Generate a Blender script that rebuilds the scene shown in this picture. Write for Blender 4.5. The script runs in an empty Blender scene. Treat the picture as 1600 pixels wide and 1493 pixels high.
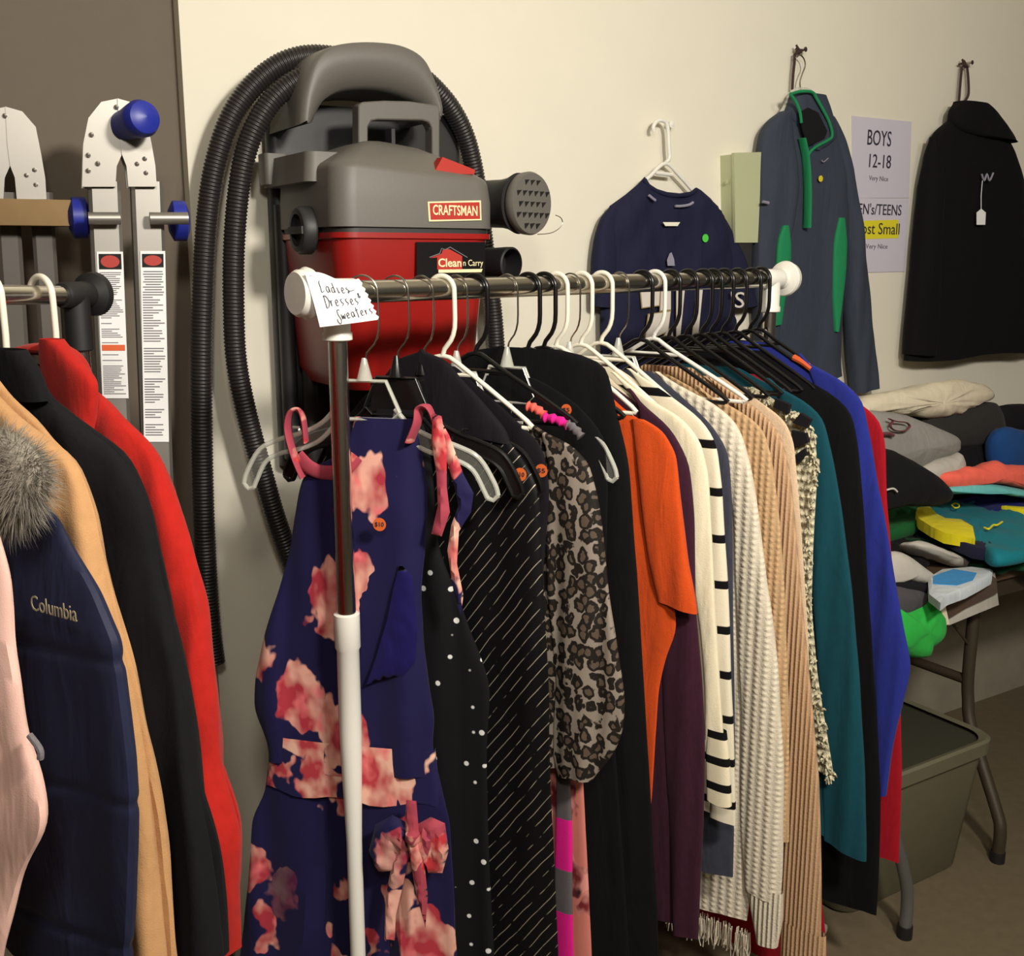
import bpy, math, random
from mathutils import Vector, Matrix, noise

S = bpy.context.scene
COL = S.collection
# ------------------------------------------------------------------ camera
F, CX, CY, EYE = 1650.0, 800.0, 746.5, 1.60
TH = math.atan(0.207)
CT, ST = math.cos(TH), math.sin(TH)
cam_data = bpy.data.cameras.new('camera')
cam_data.sensor_width = 36.0
cam_data.lens = 36.0 * F / 1600.0
cam_data.clip_start = 0.02
cam = bpy.data.objects.new('camera', cam_data)
COL.objects.link(cam)
cam.location = (0, 0, EYE)
cam.rotation_euler = (math.pi / 2 - TH, 0, 0)
S.camera = cam
# ------------------------------------------------------------------ world, lamps, exposure
W = bpy.data.worlds.new('world'); S.world = W
W.use_nodes = True
W.node_tree.nodes['Background'].inputs[0].default_value = (1.0, 0.90, 0.76, 1)
W.node_tree.nodes['Background'].inputs[1].default_value = 0.05
S.view_settings.view_transform = 'Standard'
S.view_settings.look = 'None'
S.view_settings.gamma = 1
S.view_settings.use_curve_mapping = False
S.view_settings.exposure = 0.0


def lamp(name, loc, target, power, size, color):
    l = bpy.data.lights.new(name, 'AREA')
    l.energy = power; l.size = size; l.color = color; l.shape = 'DISK'
    o = bpy.data.objects.new(name, l); COL.objects.link(o)
    o.location = loc
    o.rotation_euler = (Vector(target) - Vector(loc)).to_track_quat('-Z', 'Y').to_euler()
    return o


lamp('ceiling_lamp', (0.92, 0.22, 2.42), (0.30, 1.75, 1.3), 52, 0.26, (1.0, 0.945, 0.85))
lamp('fill_light_near', (0.10, -0.45, 2.45), (-0.1, 1.8, 1.2), 17, 0.30, (1.0, 0.945, 0.85))  # fill added above the camera to brighten the lower left wall
lamp('fill_light_behind', (1.9, -0.3, 2.7), (1.3, 2.3, 0.9), 16, 0.4, (1.0, 0.93, 0.83))  # added fill from the right, lifts the table side and right-hand wall

# ------------------------------------------------------------------ pixel geometry of the measured photo
CAM = Vector((0, 0, EYE))
A32 = math.radians(32)
WT = Vector((math.cos(A32), math.sin(A32), 0))        # along the white wall
WN = Vector((-math.sin(A32), math.cos(A32), 0))       # into the white wall
WC = 2.20


def ray(px, py):
    a = (px - CX) / F; b = (py - CY) / F
    return Vector((a, CT - b * ST, -b * CT - ST))


def at(px, py, d):
    return CAM + ray(px, py) * d


def on_wall(px, py, off=0.0):
    r = ray(px, py)
    return CAM + r * ((WC - off) / r.dot(WN))


def on_z(px, py, z):
    r = ray(px, py)
    return CAM + r * ((z - EYE) / r.z)


class Fr:
    """frame of a thing: origin o, local x along angle ang, local y = away, z up"""
    def __init__(s, o, ang):
        s.o = Vector(o); s.ang = ang; s.yt = 0.0
        s.X = Vector((math.cos(ang), math.sin(ang), 0)); s.Y = Vector((-math.sin(ang), math.cos(ang), 0))

    def px(s, px, py, y=0.0):
        r = ray(px, py); p0 = s.o + s.Y * y
        d = (p0 - CAM).dot(s.Y) / r.dot(s.Y)
        q = CAM + r * d - s.o
        return Vector((q.dot(s.X), y, q.z))

    def loc(s, P):
        q = P - s.o
        return Vector((q.dot(s.X), q.dot(s.Y), q.z))

    def xz(s, pts, y=None):
        y = s.yt if y is None else y
        return [(v.x, v.z) for v in (s.px(a, b, y) for a, b in pts)]


# ------------------------------------------------------------------ materials
def nt(name):
    m = bpy.data.materials.new(name); m.use_nodes = True
    t = m.node_tree; b = t.nodes['Principled BSDF']
    return m, t, b


def lin(c):
    return tuple(((x / 255) / 12.92 if x / 255 <= 0.04045 else ((x / 255 + 0.055) / 1.055) ** 2.4) for x in c)


def c4(c):
    return (c[0], c[1], c[2], 1)


def coords(t):
    return t.nodes.new('ShaderNodeTexCoord').outputs['Object']


def node(t, typ, **kw):
    n = t.nodes.new(typ)
    for k, v in kw.items():
        if k in ('operation', 'blend_type', 'wave_type', 'bands_direction', 'feature', 'data_type', 'wave_profile'):
            setattr(n, k, v)
        else:
            n.inputs[k].default_value = v
    return n


def bump(t, b, hsock, strength=0.3, dist=0.002):
    bp = t.nodes.new('ShaderNodeBump')
    bp.inputs['Strength'].default_value = strength; bp.inputs['Distance'].default_value = dist
    t.links.new(hsock, bp.inputs['Height']); t.links.new(bp.outputs[0], b.inputs['Normal'])


def mixc(t, fac, a, b):
    n = t.nodes.new('ShaderNodeMix'); n.data_type = 'RGBA'
    for sock, v in ((n.inputs[0], fac), (n.inputs[6], a), (n.inputs[7], b)):
        if isinstance(v, (tuple, list)):
            sock.default_value = c4(v)
        elif isinstance(v, (int, float)):
            sock.default_value = v
        else:
            t.links.new(v, sock)
    return n.outputs[2]


def step(t, sock, lo, hi, inv=False):
    n = t.nodes.new('ShaderNodeMapRange')
    n.inputs[1].default_value = lo; n.inputs[2].default_value = hi
    n.inputs[3].default_value = 1.0 if inv else 0.0; n.inputs[4].default_value = 0.0 if inv else 1.0
    t.links.new(sock, n.inputs[0]); return n.outputs[0]


def math_n(t, op, a, b=0.0):
    n = t.nodes.new('ShaderNodeMath'); n.operation = op
    for i, v in enumerate((a, b)):
        if isinstance(v, (int, float)): n.inputs[i].default_value = v
        else: t.links.new(v, n.inputs[i])
    return n.outputs[0]


def sep(t, sock):
    n = t.nodes.new('ShaderNodeSeparateXYZ'); t.links.new(sock, n.inputs[0]); return n.outputs


def cloth(name, rgb, rough=0.9, var=0.25, scale=40, bstr=0.25, sheen=0.3, weave=900):
    m, t, b = nt(name)
    co = coords(t); c = lin(rgb)
    n = node(t, 'ShaderNodeTexNoise', Scale=scale, Detail=4.0); t.links.new(co, n.inputs['Vector'])
    dark = tuple(x * (1 - var) for x in c); lite = tuple(min(1, x * (1 + var)) for x in c)
    t.links.new(mixc(t, n.outputs[0], dark, lite), b.inputs['Base Color'])
    w = node(t, 'ShaderNodeTexNoise', Scale=weave, Detail=2.0); t.links.new(co, w.inputs['Vector'])
    mp = t.nodes.new('ShaderNodeMapping'); t.links.new(co, mp.inputs[0]); mp.inputs['Scale'].default_value = (1, 1, 0.28)
    wr = node(t, 'ShaderNodeTexNoise', Scale=19.0, Detail=3.0, Distortion=0.6); t.links.new(mp.outputs[0], wr.inputs['Vector'])
    b0 = t.nodes.new('ShaderNodeBump'); b0.inputs['Strength'].default_value = 0.45; b0.inputs['Distance'].default_value = 0.012
    t.links.new(wr.outputs[0], b0.inputs['Height'])
    b1 = t.nodes.new('ShaderNodeBump'); b1.inputs['Strength'].default_value = bstr; b1.inputs['Distance'].default_value = 0.001
    t.links.new(w.outputs[0], b1.inputs['Height']); t.links.new(b0.outputs[0], b1.inputs['Normal']); t.links.new(b1.outputs[0], b.inputs['Normal'])
    b.inputs['Roughness'].default_value = rough
    b.inputs['Sheen Weight'].default_value = sheen * 0.15
    b.inputs['Specular IOR Level'].default_value = 0.2
    return m


def plain(name, rgb, rough=0.5, metal=0.0, spec=0.5, nscale=0, var=0.1, bstr=0.0):
    m, t, b = nt(name); c = lin(rgb)
    b.inputs['Base Color'].default_value = c4(c)
    b.inputs['Roughness'].default_value = rough; b.inputs['Metallic'].default_value = metal
    b.inputs['Specular IOR Level'].default_value = spec
    if nscale:
        n = node(t, 'ShaderNodeTexNoise', Scale=float(nscale), Detail=5.0); t.links.new(coords(t), n.inputs['Vector'])
        t.links.new(mixc(t, n.outputs[0], tuple(x * (1 - var) for x in c), tuple(min(1, x * (1 + var)) for x in c)), b.inputs['Base Color'])
        if bstr: bump(t, b, n.outputs[0], bstr, 0.002)
    return m


def knit(name, rgb, period=0.006, axis='x', depth=0.8, cross=0.0, dist=0.004, var=0.3):
    """rib / stitch knit: grooves along z (axis x) and optional stitch rows"""
    m, t, b = nt(name); co = coords(t); x, y, z = sep(t, co); c = lin(rgb)
    g = x if axis == 'x' else z
    s1 = math_n(t, 'SINE', math_n(t, 'MULTIPLY', g, 2 * math.pi / period))
    h = math_n(t, 'ADD', math_n(t, 'MULTIPLY', s1, 0.5), 0.5)
    if cross:
        s2 = math_n(t, 'SINE', math_n(t, 'MULTIPLY', z if axis == 'x' else x, 2 * math.pi / cross))
        h = math_n(t, 'MULTIPLY', h, math_n(t, 'ADD', math_n(t, 'MULTIPLY', s2, 0.22), 0.78))
    n = node(t, 'ShaderNodeTexNoise', Scale=300.0, Detail=2.0); t.links.new(co, n.inputs['Vector'])
    hh = math_n(t, 'ADD', h, math_n(t, 'MULTIPLY', n.outputs[0], 0.5))
    bump(t, b, hh, depth, dist)
    t.links.new(mixc(t, h, tuple(v * (1 - var) for v in c), c), b.inputs['Base Color'])
    b.inputs['Roughness'].default_value = 0.95; b.inputs['Sheen Weight'].default_value = 0.05
    b.inputs['Specular IOR Level'].default_value = 0.15
    return m


def floral(name, base, petals, scale=9.0, lo=0.30, seed=0.0):
    m, t, b = nt(name); co = coords(t)
    mp = t.nodes.new('ShaderNodeMapping'); t.links.new(co, mp.inputs[0])
    mp.inputs['Location'].default_value = (seed, seed * 0.7, seed * 1.3); mp.inputs['Scale'].default_value = (1.15, 0.0, 0.8)
    nz = node(t, 'ShaderNodeTexNoise', Scale=22.0, Detail=2.0); t.links.new(mp.outputs[0], nz.inputs['Vector'])
    mv = t.nodes.new('ShaderNodeMix'); mv.data_type = 'VECTOR'; mv.inputs[0].default_value = 0.07
    t.links.new(mp.outputs[0], mv.inputs[4]); t.links.new(nz.outputs[1], mv.inputs[5])
    v = node(t, 'ShaderNodeTexVoronoi', Scale=scale, Randomness=1.0); t.links.new(mv.outputs[1], v.inputs['Vector'])
    v2 = node(t, 'ShaderNodeTexVoronoi', Scale=scale * 2.6, Randomness=1.0); t.links.new(mv.outputs[1], v2.inputs['Vector'])
    big = step(t, v.outputs[0], lo, lo + 0.03, True)
    # only some cells bloom
    r = sep(t, v.outputs[1])[0]
    bloom = step(t, r, 0.14, 0.18)
    mask = math_n(t, 'MULTIPLY', big, bloom)
    pn = node(t, 'ShaderNodeTexNoise', Scale=scale * 2.4, Detail=2.0); t.links.new(mp.outputs[0], pn.inputs['Vector'])
    pc = mixc(t, step(t, pn.outputs[0], 0.40, 0.62), lin(petals[0]), lin(petals[1]))
    pc = mixc(t, step(t, v2.outputs[0], 0.12, 0.42, True), pc, lin(petals[2]))
    pc = mixc(t, step(t, v.outputs[0], 0.03, 0.20, True), pc, lin(petals[0]))
    t.links.new(mixc(t, mask, lin(base), pc), b.inputs['Base Color'])
    b.inputs['Roughness'].default_value = 0.75; b.inputs['Sheen Weight'].default_value = 0.05
    b.inputs['Specular IOR Level'].default_value = 0.25
    w = node(t, 'ShaderNodeTexNoise', Scale=500.0); t.links.new(co, w.inputs['Vector']); bump(t, b, w.outputs[0], 0.15, 0.001)
    return m


def dots(name, base, dot, scale=34.0, r=0.13):
    m, t, b = nt(name); co = coords(t)
    mp = t.nodes.new('ShaderNodeMapping'); t.links.new(co, mp.inputs[0]); mp.inputs['Scale'].default_value = (1, 0, 1)
    v = node(t, 'ShaderNodeTexVoronoi', Scale=scale, Randomness=0.65); t.links.new(mp.outputs[0], v.inputs['Vector'])
    t.links.new(mixc(t, step(t, v.outputs[0], r, r + 0.04, True), lin(base), lin(dot)), b.inputs['Base Color'])
    b.inputs['Roughness'].default_value = 0.85; b.inputs['Specular IOR Level'].default_value = 0.2
    return m


def diag(name, base, line, period=0.028, width=0.06, slope=0.75):
    m, t, b = nt(name); co = coords(t); x, y, z = sep(t, co)
    g = math_n(t, 'SUBTRACT', z, math_n(t, 'MULTIPLY', x, 1.0 / slope))
    nz = node(t, 'ShaderNodeTexNoise', Scale=14.0); t.links.new(co, nz.inputs['Vector'])
    g = math_n(t, 'ADD', g, math_n(t, 'MULTIPLY', nz.outputs[0], 0.012))
    fr = math_n(t, 'FRACT', math_n(t, 'DIVIDE', g, period))
    n2 = node(t, 'ShaderNodeTexNoise', Scale=30.0); t.links.new(co, n2.inputs['Vector'])
    mk = math_n(t, 'MULTIPLY', step(t, fr, width, width + 0.03, True), step(t, n2.outputs[0], 0.4, 0.55))
    t.links.new(mixc(t, mk, lin(base), lin(line)), b.inputs['Base Color'])
    t.links.new(math_n(t, 'MULTIPLY', mk, 0.8), b.inputs['Metallic'])
    b.inputs['Roughness'].default_value = 0.55
    b.inputs['Specular IOR Level'].default_value = 0.2
    return m


def leopard(name):
    m, t, b = nt(name); co = coords(t)
    mp = t.nodes.new('ShaderNodeMapping'); t.links.new(co, mp.inputs[0]); mp.inputs['Scale'].default_value = (1.1, 0.0, 0.85)
    nz = node(t, 'ShaderNodeTexNoise', Scale=60.0, Detail=2.0); t.links.new(mp.outputs[0], nz.inputs['Vector'])
    mv = t.nodes.new('ShaderNodeMix'); mv.data_type = 'VECTOR'; mv.inputs[0].default_value = 0.02
    t.links.new(mp.outputs[0], mv.inputs[4]); t.links.new(nz.outputs[1], mv.inputs[5])
    v = node(t, 'ShaderNodeTexVoronoi', Scale=48.0, Randomness=0.75); t.links.new(mv.outputs[1], v.inputs['Vector'])
    ring = math_n(t, 'MULTIPLY', step(t, v.outputs[0], 0.24, 0.30), step(t, v.outputs[0], 0.52, 0.57, True))
    inner = step(t, v.outputs[0], 0.24, 0.30, True)
    c = mixc(t, inner, lin((140, 128, 116)), lin((88, 73, 60)))
    c = mixc(t, ring, c, lin((30, 24, 20)))
    t.links.new(c, b.inputs['Base Color'])
    b.inputs['Roughness'].default_value = 0.7; b.inputs['Specular IOR Level'].default_value = 0.25
    return m


def zstripe(name, base, line, period, width, off=0.0, zlo=-9.0, zhi=9.0):
    m, t, b = nt(name); co = coords(t); x, y, z = sep(t, co)
    fr = math_n(t, 'FRACT', math_n(t, 'DIVIDE', math_n(t, 'ADD', z, off + 20 * period), period))
    mk = step(t, fr, width, width + 0.02, True)
    mk = math_n(t, 'MULTIPLY', mk, math_n(t, 'GREATER_THAN', z, zlo))
    mk = math_n(t, 'MULTIPLY', mk, math_n(t, 'LESS_THAN', z, zhi))
    t.links.new(mixc(t, mk, lin(base), lin(line)), b.inputs['Base Color'])
    w = node(t, 'ShaderNodeTexNoise', Scale=600.0); t.links.new(co, w.inputs['Vector']); bump(t, b, w.outputs[0], 0.4, 0.0015)
    b.inputs['Roughness'].default_value = 0.95; b.inputs['Specular IOR Level'].default_value = 0.15
    return m


def clear_plastic(name, rgb=(226, 226, 214), alpha=0.5):
    m, t, b = nt(name)
    b.inputs['Base Color'].default_value = c4(lin(rgb))
    b.inputs['Roughness'].default_value = 0.12
    b.inputs['Alpha'].default_value = alpha
    b.inputs['Specular IOR Level'].default_value = 0.9
    n = node(t, 'ShaderNodeTexNoise', Scale=25.0); t.links.new(coords(t), n.inputs['Vector'])
    t.links.new(step(t, n.outputs[0], 0.2, 0.8), b.inputs['Roughness']) if False else None
    return m


M = {}
M['wall'] = plain('white_wall_paint', (232, 226, 208), 0.75, nscale=9, var=0.03, bstr=0.06)
M['concrete'] = plain('concrete_block_paint', (150, 142, 124), 0.9, nscale=14, var=0.18, bstr=0.3)
M['darkwall'] = plain('taupe_wall_paint', (106, 95, 82), 0.8, nscale=30, var=0.05, bstr=0.05)
M['floor'] = plain('concrete_floor', (104, 92, 70), 0.8, nscale=35, var=0.2, bstr=0.15)
M['chrome'] = plain('chrome', (215, 210, 200), 0.2, 1.0, nscale=3, var=0.05)
M['wire'] = plain('steel_wire', (190, 186, 176), 0.25, 1.0, nscale=3, var=0.05)
M['white_plastic'] = plain('white_plastic', (236, 233, 224), 0.35, nscale=8, var=0.03)
M['offwhite'] = plain('hanger_ivory_plastic', (240, 235, 216), 0.3, nscale=8, var=0.03)
M['black_plastic'] = plain('black_plastic', (16, 15, 16), 0.28, nscale=8, var=0.1)
M['dull_black'] = plain('dull_black_rubber', (26, 25, 26), 0.55, nscale=20, var=0.15)
M['clear'] = clear_plastic('clear_plastic')
M['clear_web'] = clear_plastic('clear_plastic_web', (226, 226, 214), 0.13)
M['paper'] = plain('white_paper', (244, 244, 244), 0.9, nscale=4, var=0.02)
M['lilac_paper'] = plain('printed_sheet_paper', (206, 200, 214), 0.9, nscale=4, var=0.03)
M['ink'] = plain('ink', (45, 40, 55), 0.8, nscale=4, var=0.05)
M['grey_ink'] = plain('grey_ink', (120, 116, 122), 0.8, nscale=4, var=0.05)
M['sticker'] = plain('orange_sticker', (222, 104, 44), 0.6, nscale=9, var=0.05)
M['green_sticker'] = plain('green_sticker', (80, 205, 70), 0.6, nscale=9, var=0.05)
M['yellow_sticker'] = plain('yellow_sticker', (215, 200, 50), 0.6, nscale=9, var=0.05)
M['vac_grey'] = plain('vacuum_grey_plastic', (102, 98, 92), 0.5, nscale=220, var=0.06, bstr=0.06)
M['vac_red'] = plain('vacuum_red_plastic', (152, 26, 22), 0.35, nscale=6, var=0.05)
M['vac_dark'] = plain('vacuum_dark_plastic', (46, 45, 45), 0.5, nscale=60, var=0.1)
M['hose'] = plain('hose_plastic', (40, 36, 36), 0.38, nscale=40, var=0.1)
M['label_red'] = plain('label_red', (176, 40, 26), 0.5, nscale=6, var=0.04)
M['label_cream'] = plain('label_cream', (240, 226, 180), 0.5, nscale=6, var=0.03)
M['alu'] = plain('aluminium', (158, 154, 147), 0.42, 0.75, nscale=12, var=0.06, bstr=0.03)
M['ladder_shaded'] = plain('shaded_ladder_grey', (92, 86, 80), 0.5, nscale=12, var=0.12)  # darker grey that puts the shade on the rear stiles into their colour
M['rivet'] = plain('bright_rivet', (222, 220, 214), 0.2, 0.9, nscale=3, var=0.04)
M['blue_plastic'] = plain('blue_plastic', (34, 46, 150), 0.4, nscale=9, var=0.06)
M['brass'] = plain('worn_rung_metal', (120, 96, 62), 0.4, 0.6, nscale=20, var=0.2)
M['label_orange'] = plain('label_orange', (220, 96, 44), 0.6, nscale=6, var=0.03)
M['box_green'] = plain('pale_green_enamel', (186, 190, 152), 0.45, nscale=9, var=0.04)
M['bin'] = plain('grey_green_bin_plastic', (104, 100, 80), 0.5, nscale=30, var=0.1)
M['bin_dark'] = plain('dark_bin_lid_plastic', (58, 58, 46), 0.6, nscale=30, var=0.1)
M['table'] = plain('brown_laminate', (92, 72, 56), 0.5, nscale=25, var=0.2)
M['brown_metal'] = plain('brown_painted_steel', (66, 56, 44), 0.5, 0.2, nscale=25, var=0.1)
M['silver_leg'] = plain('grey_steel_leg', (150, 152, 156), 0.35, 0.8, nscale=25, var=0.08)
M['beige_leg'] = plain('beige_painted_leg', (120, 106, 84), 0.5, 0.1, nscale=25, var=0.1)
M['string'] = cloth('dark_twine', (70, 52, 50), 0.9, 0.5, 200)

M['red_wool'] = cloth('red_wool', (176, 32, 24), 0.95, 0.18, 60, 0.5, 0.5, 700)
M['black_wool'] = cloth('black_wool', (19, 18, 21), 0.95, 0.2, 60, 0.4, 0.1)
M['camel'] = cloth('camel_wool', (190, 144, 98), 0.95, 0.12, 60, 0.5, 0.4, 700)
M['navy_nylon'] = cloth('navy_nylon', (32, 36, 60), 0.6, 0.15, 30, 0.15, 0.1, 1200)
M['pink'] = cloth('pale_pink_cloth', (236, 190, 176), 0.9, 0.06, 30, 0.2)
M['fur'] = plain('grey_fur', (136, 128, 116), 0.9, nscale=60, var=0.35)
M['thread'] = plain('gold_thread', (176, 164, 132), 0.7, nscale=90, var=0.2)
M['floral'] = floral('navy_floral', (24, 20, 66), ((176, 52, 66), (238, 178, 160), (238, 120, 124)), 8.5, 0.44, 3.1)
M['floral_trim'] = floral('navy_floral_trim', (168, 66, 82), ((186, 50, 58), (238, 178, 160), (240, 140, 136)), 14.0, 0.45, 1.1)
M['floral_waist'] = floral('navy_floral_waist', (28, 24, 70), ((186, 60, 70), (240, 190, 168), (236, 130, 126)), 10.0, 0.62, 7.3)
M['lining'] = cloth('blue_lining', (26, 20, 84), 0.6, 0.1)
M['dots'] = dots('black_white_polka', (18, 17, 20), (226, 226, 222), 34.0, 0.15)
M['diag'] = diag('black_silver_stripe', (12, 11, 13), (205, 196, 172))
M['leopard'] = leopard('leopard_print')
M['coral_floral'] = floral('coral_floral', (206, 122, 110), ((120, 34, 40), (226, 150, 140), (60, 20, 28)), 12.0, 0.42, 5.0)
M['hot_pink'] = cloth('hot_pink_cotton', (224, 32, 138), 0.9, 0.1)
M['coral'] = cloth('coral_cotton', (240, 104, 92), 0.9, 0.1)
M['grey_crochet'] = cloth('grey_crochet', (110, 104, 108), 0.9, 0.3, 200, 0.6)
M['black_jersey'] = cloth('black_jersey', (12, 11, 13), 0.9, 0.25, 30, 0.2, 0.05)
M['black_sheer'] = cloth('black_sheer', (18, 14, 21), 0.8, 0.3, 30, 0.2, 0.05)
M['orange'] = cloth('orange_knit', (206, 76, 24), 0.95, 0.12, 120, 0.6, 0.4, 500)
M['maroon'] = cloth('plum_knit', (58, 26, 42), 0.95, 0.2, 80, 0.5, 0.2, 500)
M['cream'] = cloth('cream_knit', (234, 222, 192), 0.95, 0.06, 80, 0.5, 0.3, 500)
M['cuff_stripe'] = zstripe('cream_knit_striped_cuff', (234, 222, 192), (18, 16, 18), 0.052, 0.3, 0.0, -9, 9)
M['stripe'] = zstripe('cream_black_stripe', (230, 220, 196), (16, 14, 16), 0.088, 0.17, 0.03)
M['slate'] = cloth('slate_knit', (62, 64, 76), 0.95, 0.2, 80, 0.5)
M['cable'] = knit('cream_cable_knit', (232, 220, 198), 0.019, 'x', 0.8, 0.012, 0.0035, 0.16)
M['cable_plain'] = knit('cream_rib_cuff', (232, 220, 198), 0.010, 'x', 0.8, 0.0, 0.004, 0.2)
M['tan_cable'] = knit('tan_cable_knit', (206, 170, 128), 0.014, 'x', 0.8, 0.012, 0.0035, 0.18)
M['tan_rib'] = knit('tan_rib_knit', (206, 166, 128), 0.0095, 'x', 0.9, 0.0, 0.003, 0.30)
M['beige'] = cloth('beige_boucle', (218, 190, 158), 0.95, 0.15, 150, 1.0, 0.4, 350)
M['crochet'] = knit('ivory_crochet', (232, 222, 188), 0.018, 'z', 1.0, 0.012, 0.006, 0.4)
M['teal'] = cloth('teal_knit', (16, 70, 82), 0.9, 0.12, 60, 0.3, 0.2, 700)
M['royal'] = cloth('royal_blue_fleece', (38, 47, 134), 0.95, 0.1, 80, 0.5, 0.4, 500)
M['crimson'] = cloth('crimson_knit', (164, 18, 34), 0.95, 0.12, 80, 0.5, 0.2)
M['jersey_navy'] = cloth('navy_mesh_jersey', (30, 31, 56), 0.8, 0.1, 60, 0.2, 0.05)
M['jersey_white'] = cloth('white_print', (214, 206, 196), 0.8, 0.05)
M['jersey_gold'] = cloth('gold_print_edge', (150, 128, 84), 0.8, 0.05)
M['grey_print'] = cloth('grey_print', (146, 142, 158), 0.8, 0.05)
M['char_nylon'] = cloth('charcoal_blue_polyester', (56, 63, 76), 0.75, 0.08, 30, 0.1, 0.1)
M['green_panel'] = cloth('kelly_green_polyester', (34, 132, 84), 0.75, 0.08, 30, 0.1, 0.1)
M['black_fleece'] = cloth('black_softshell', (13, 11, 14), 0.9, 0.15, 40, 0.2, 0.05)
M['t_cream'] = cloth('cream_fleece', (224, 212, 186), 0.95, 0.06, 30, 0.5, 0.4, 400)
M['t_char'] = cloth('charcoal_fleece', (50, 48, 46), 0.95, 0.12, 40, 0.4)
M['t_grey'] = cloth('heather_grey', (150, 146, 140), 0.95, 0.1, 90, 0.4)
M['t_light'] = cloth('light_grey_cotton', (188, 182, 172), 0.95, 0.06, 60, 0.4)
M['t_black'] = cloth('black_cotton', (22, 20, 24), 0.9, 0.2, 40, 0.3, 0.1)
M['t_navy'] = cloth('dark_navy_cotton', (30, 30, 52), 0.9, 0.15, 40, 0.3)
M['t_blue'] = cloth('denim_blue_cotton', (30, 72, 130), 0.9, 0.12, 40, 0.3)
M['t_coral'] = cloth('neon_coral_fabric', (252, 110, 92), 0.9, 0.06, 30, 0.3)
M['t_aqua'] = cloth('aqua_fabric', (112, 196, 196), 0.9, 0.06, 30, 0.3)
M['t_royal'] = cloth('deep_blue_fabric', (26, 34, 104), 0.9, 0.1, 30, 0.3)
M['t_teal'] = cloth('teal_jersey', (20, 118, 132), 0.75, 0.1, 25, 0.2)
M['t_yellow'] = cloth('yellow_jersey', (238, 222, 36), 0.8, 0.05, 25, 0.2)
M['t_green'] = cloth('green_jersey', (28, 96, 48), 0.85, 0.12, 25, 0.2)
M['t_dgreen'] = cloth('dark_green_cotton', (24, 68, 44), 0.9, 0.12, 25, 0.2)
M['t_lime'] = cloth('bright_green_fleece', (48, 176, 70), 0.95, 0.08, 40, 0.4)
M['t_brown'] = cloth('brown_fabric', (84, 66, 54), 0.95, 0.06, 30, 0.3)
M['t_sky'] = cloth('sky_blue_print', (60, 140, 200), 0.9, 0.08, 30, 0.2)
M['t_white'] = cloth('pale_blue_white_cotton', (206, 214, 220), 0.9, 0.05, 30, 0.2)
M['t_dgrey'] = cloth('dark_grey_sock_knit', (74, 70, 74), 0.95, 0.1, 60, 0.5)
M['maroon_print'] = cloth('maroon_print', (110, 62, 68), 0.9, 0.08)


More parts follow.
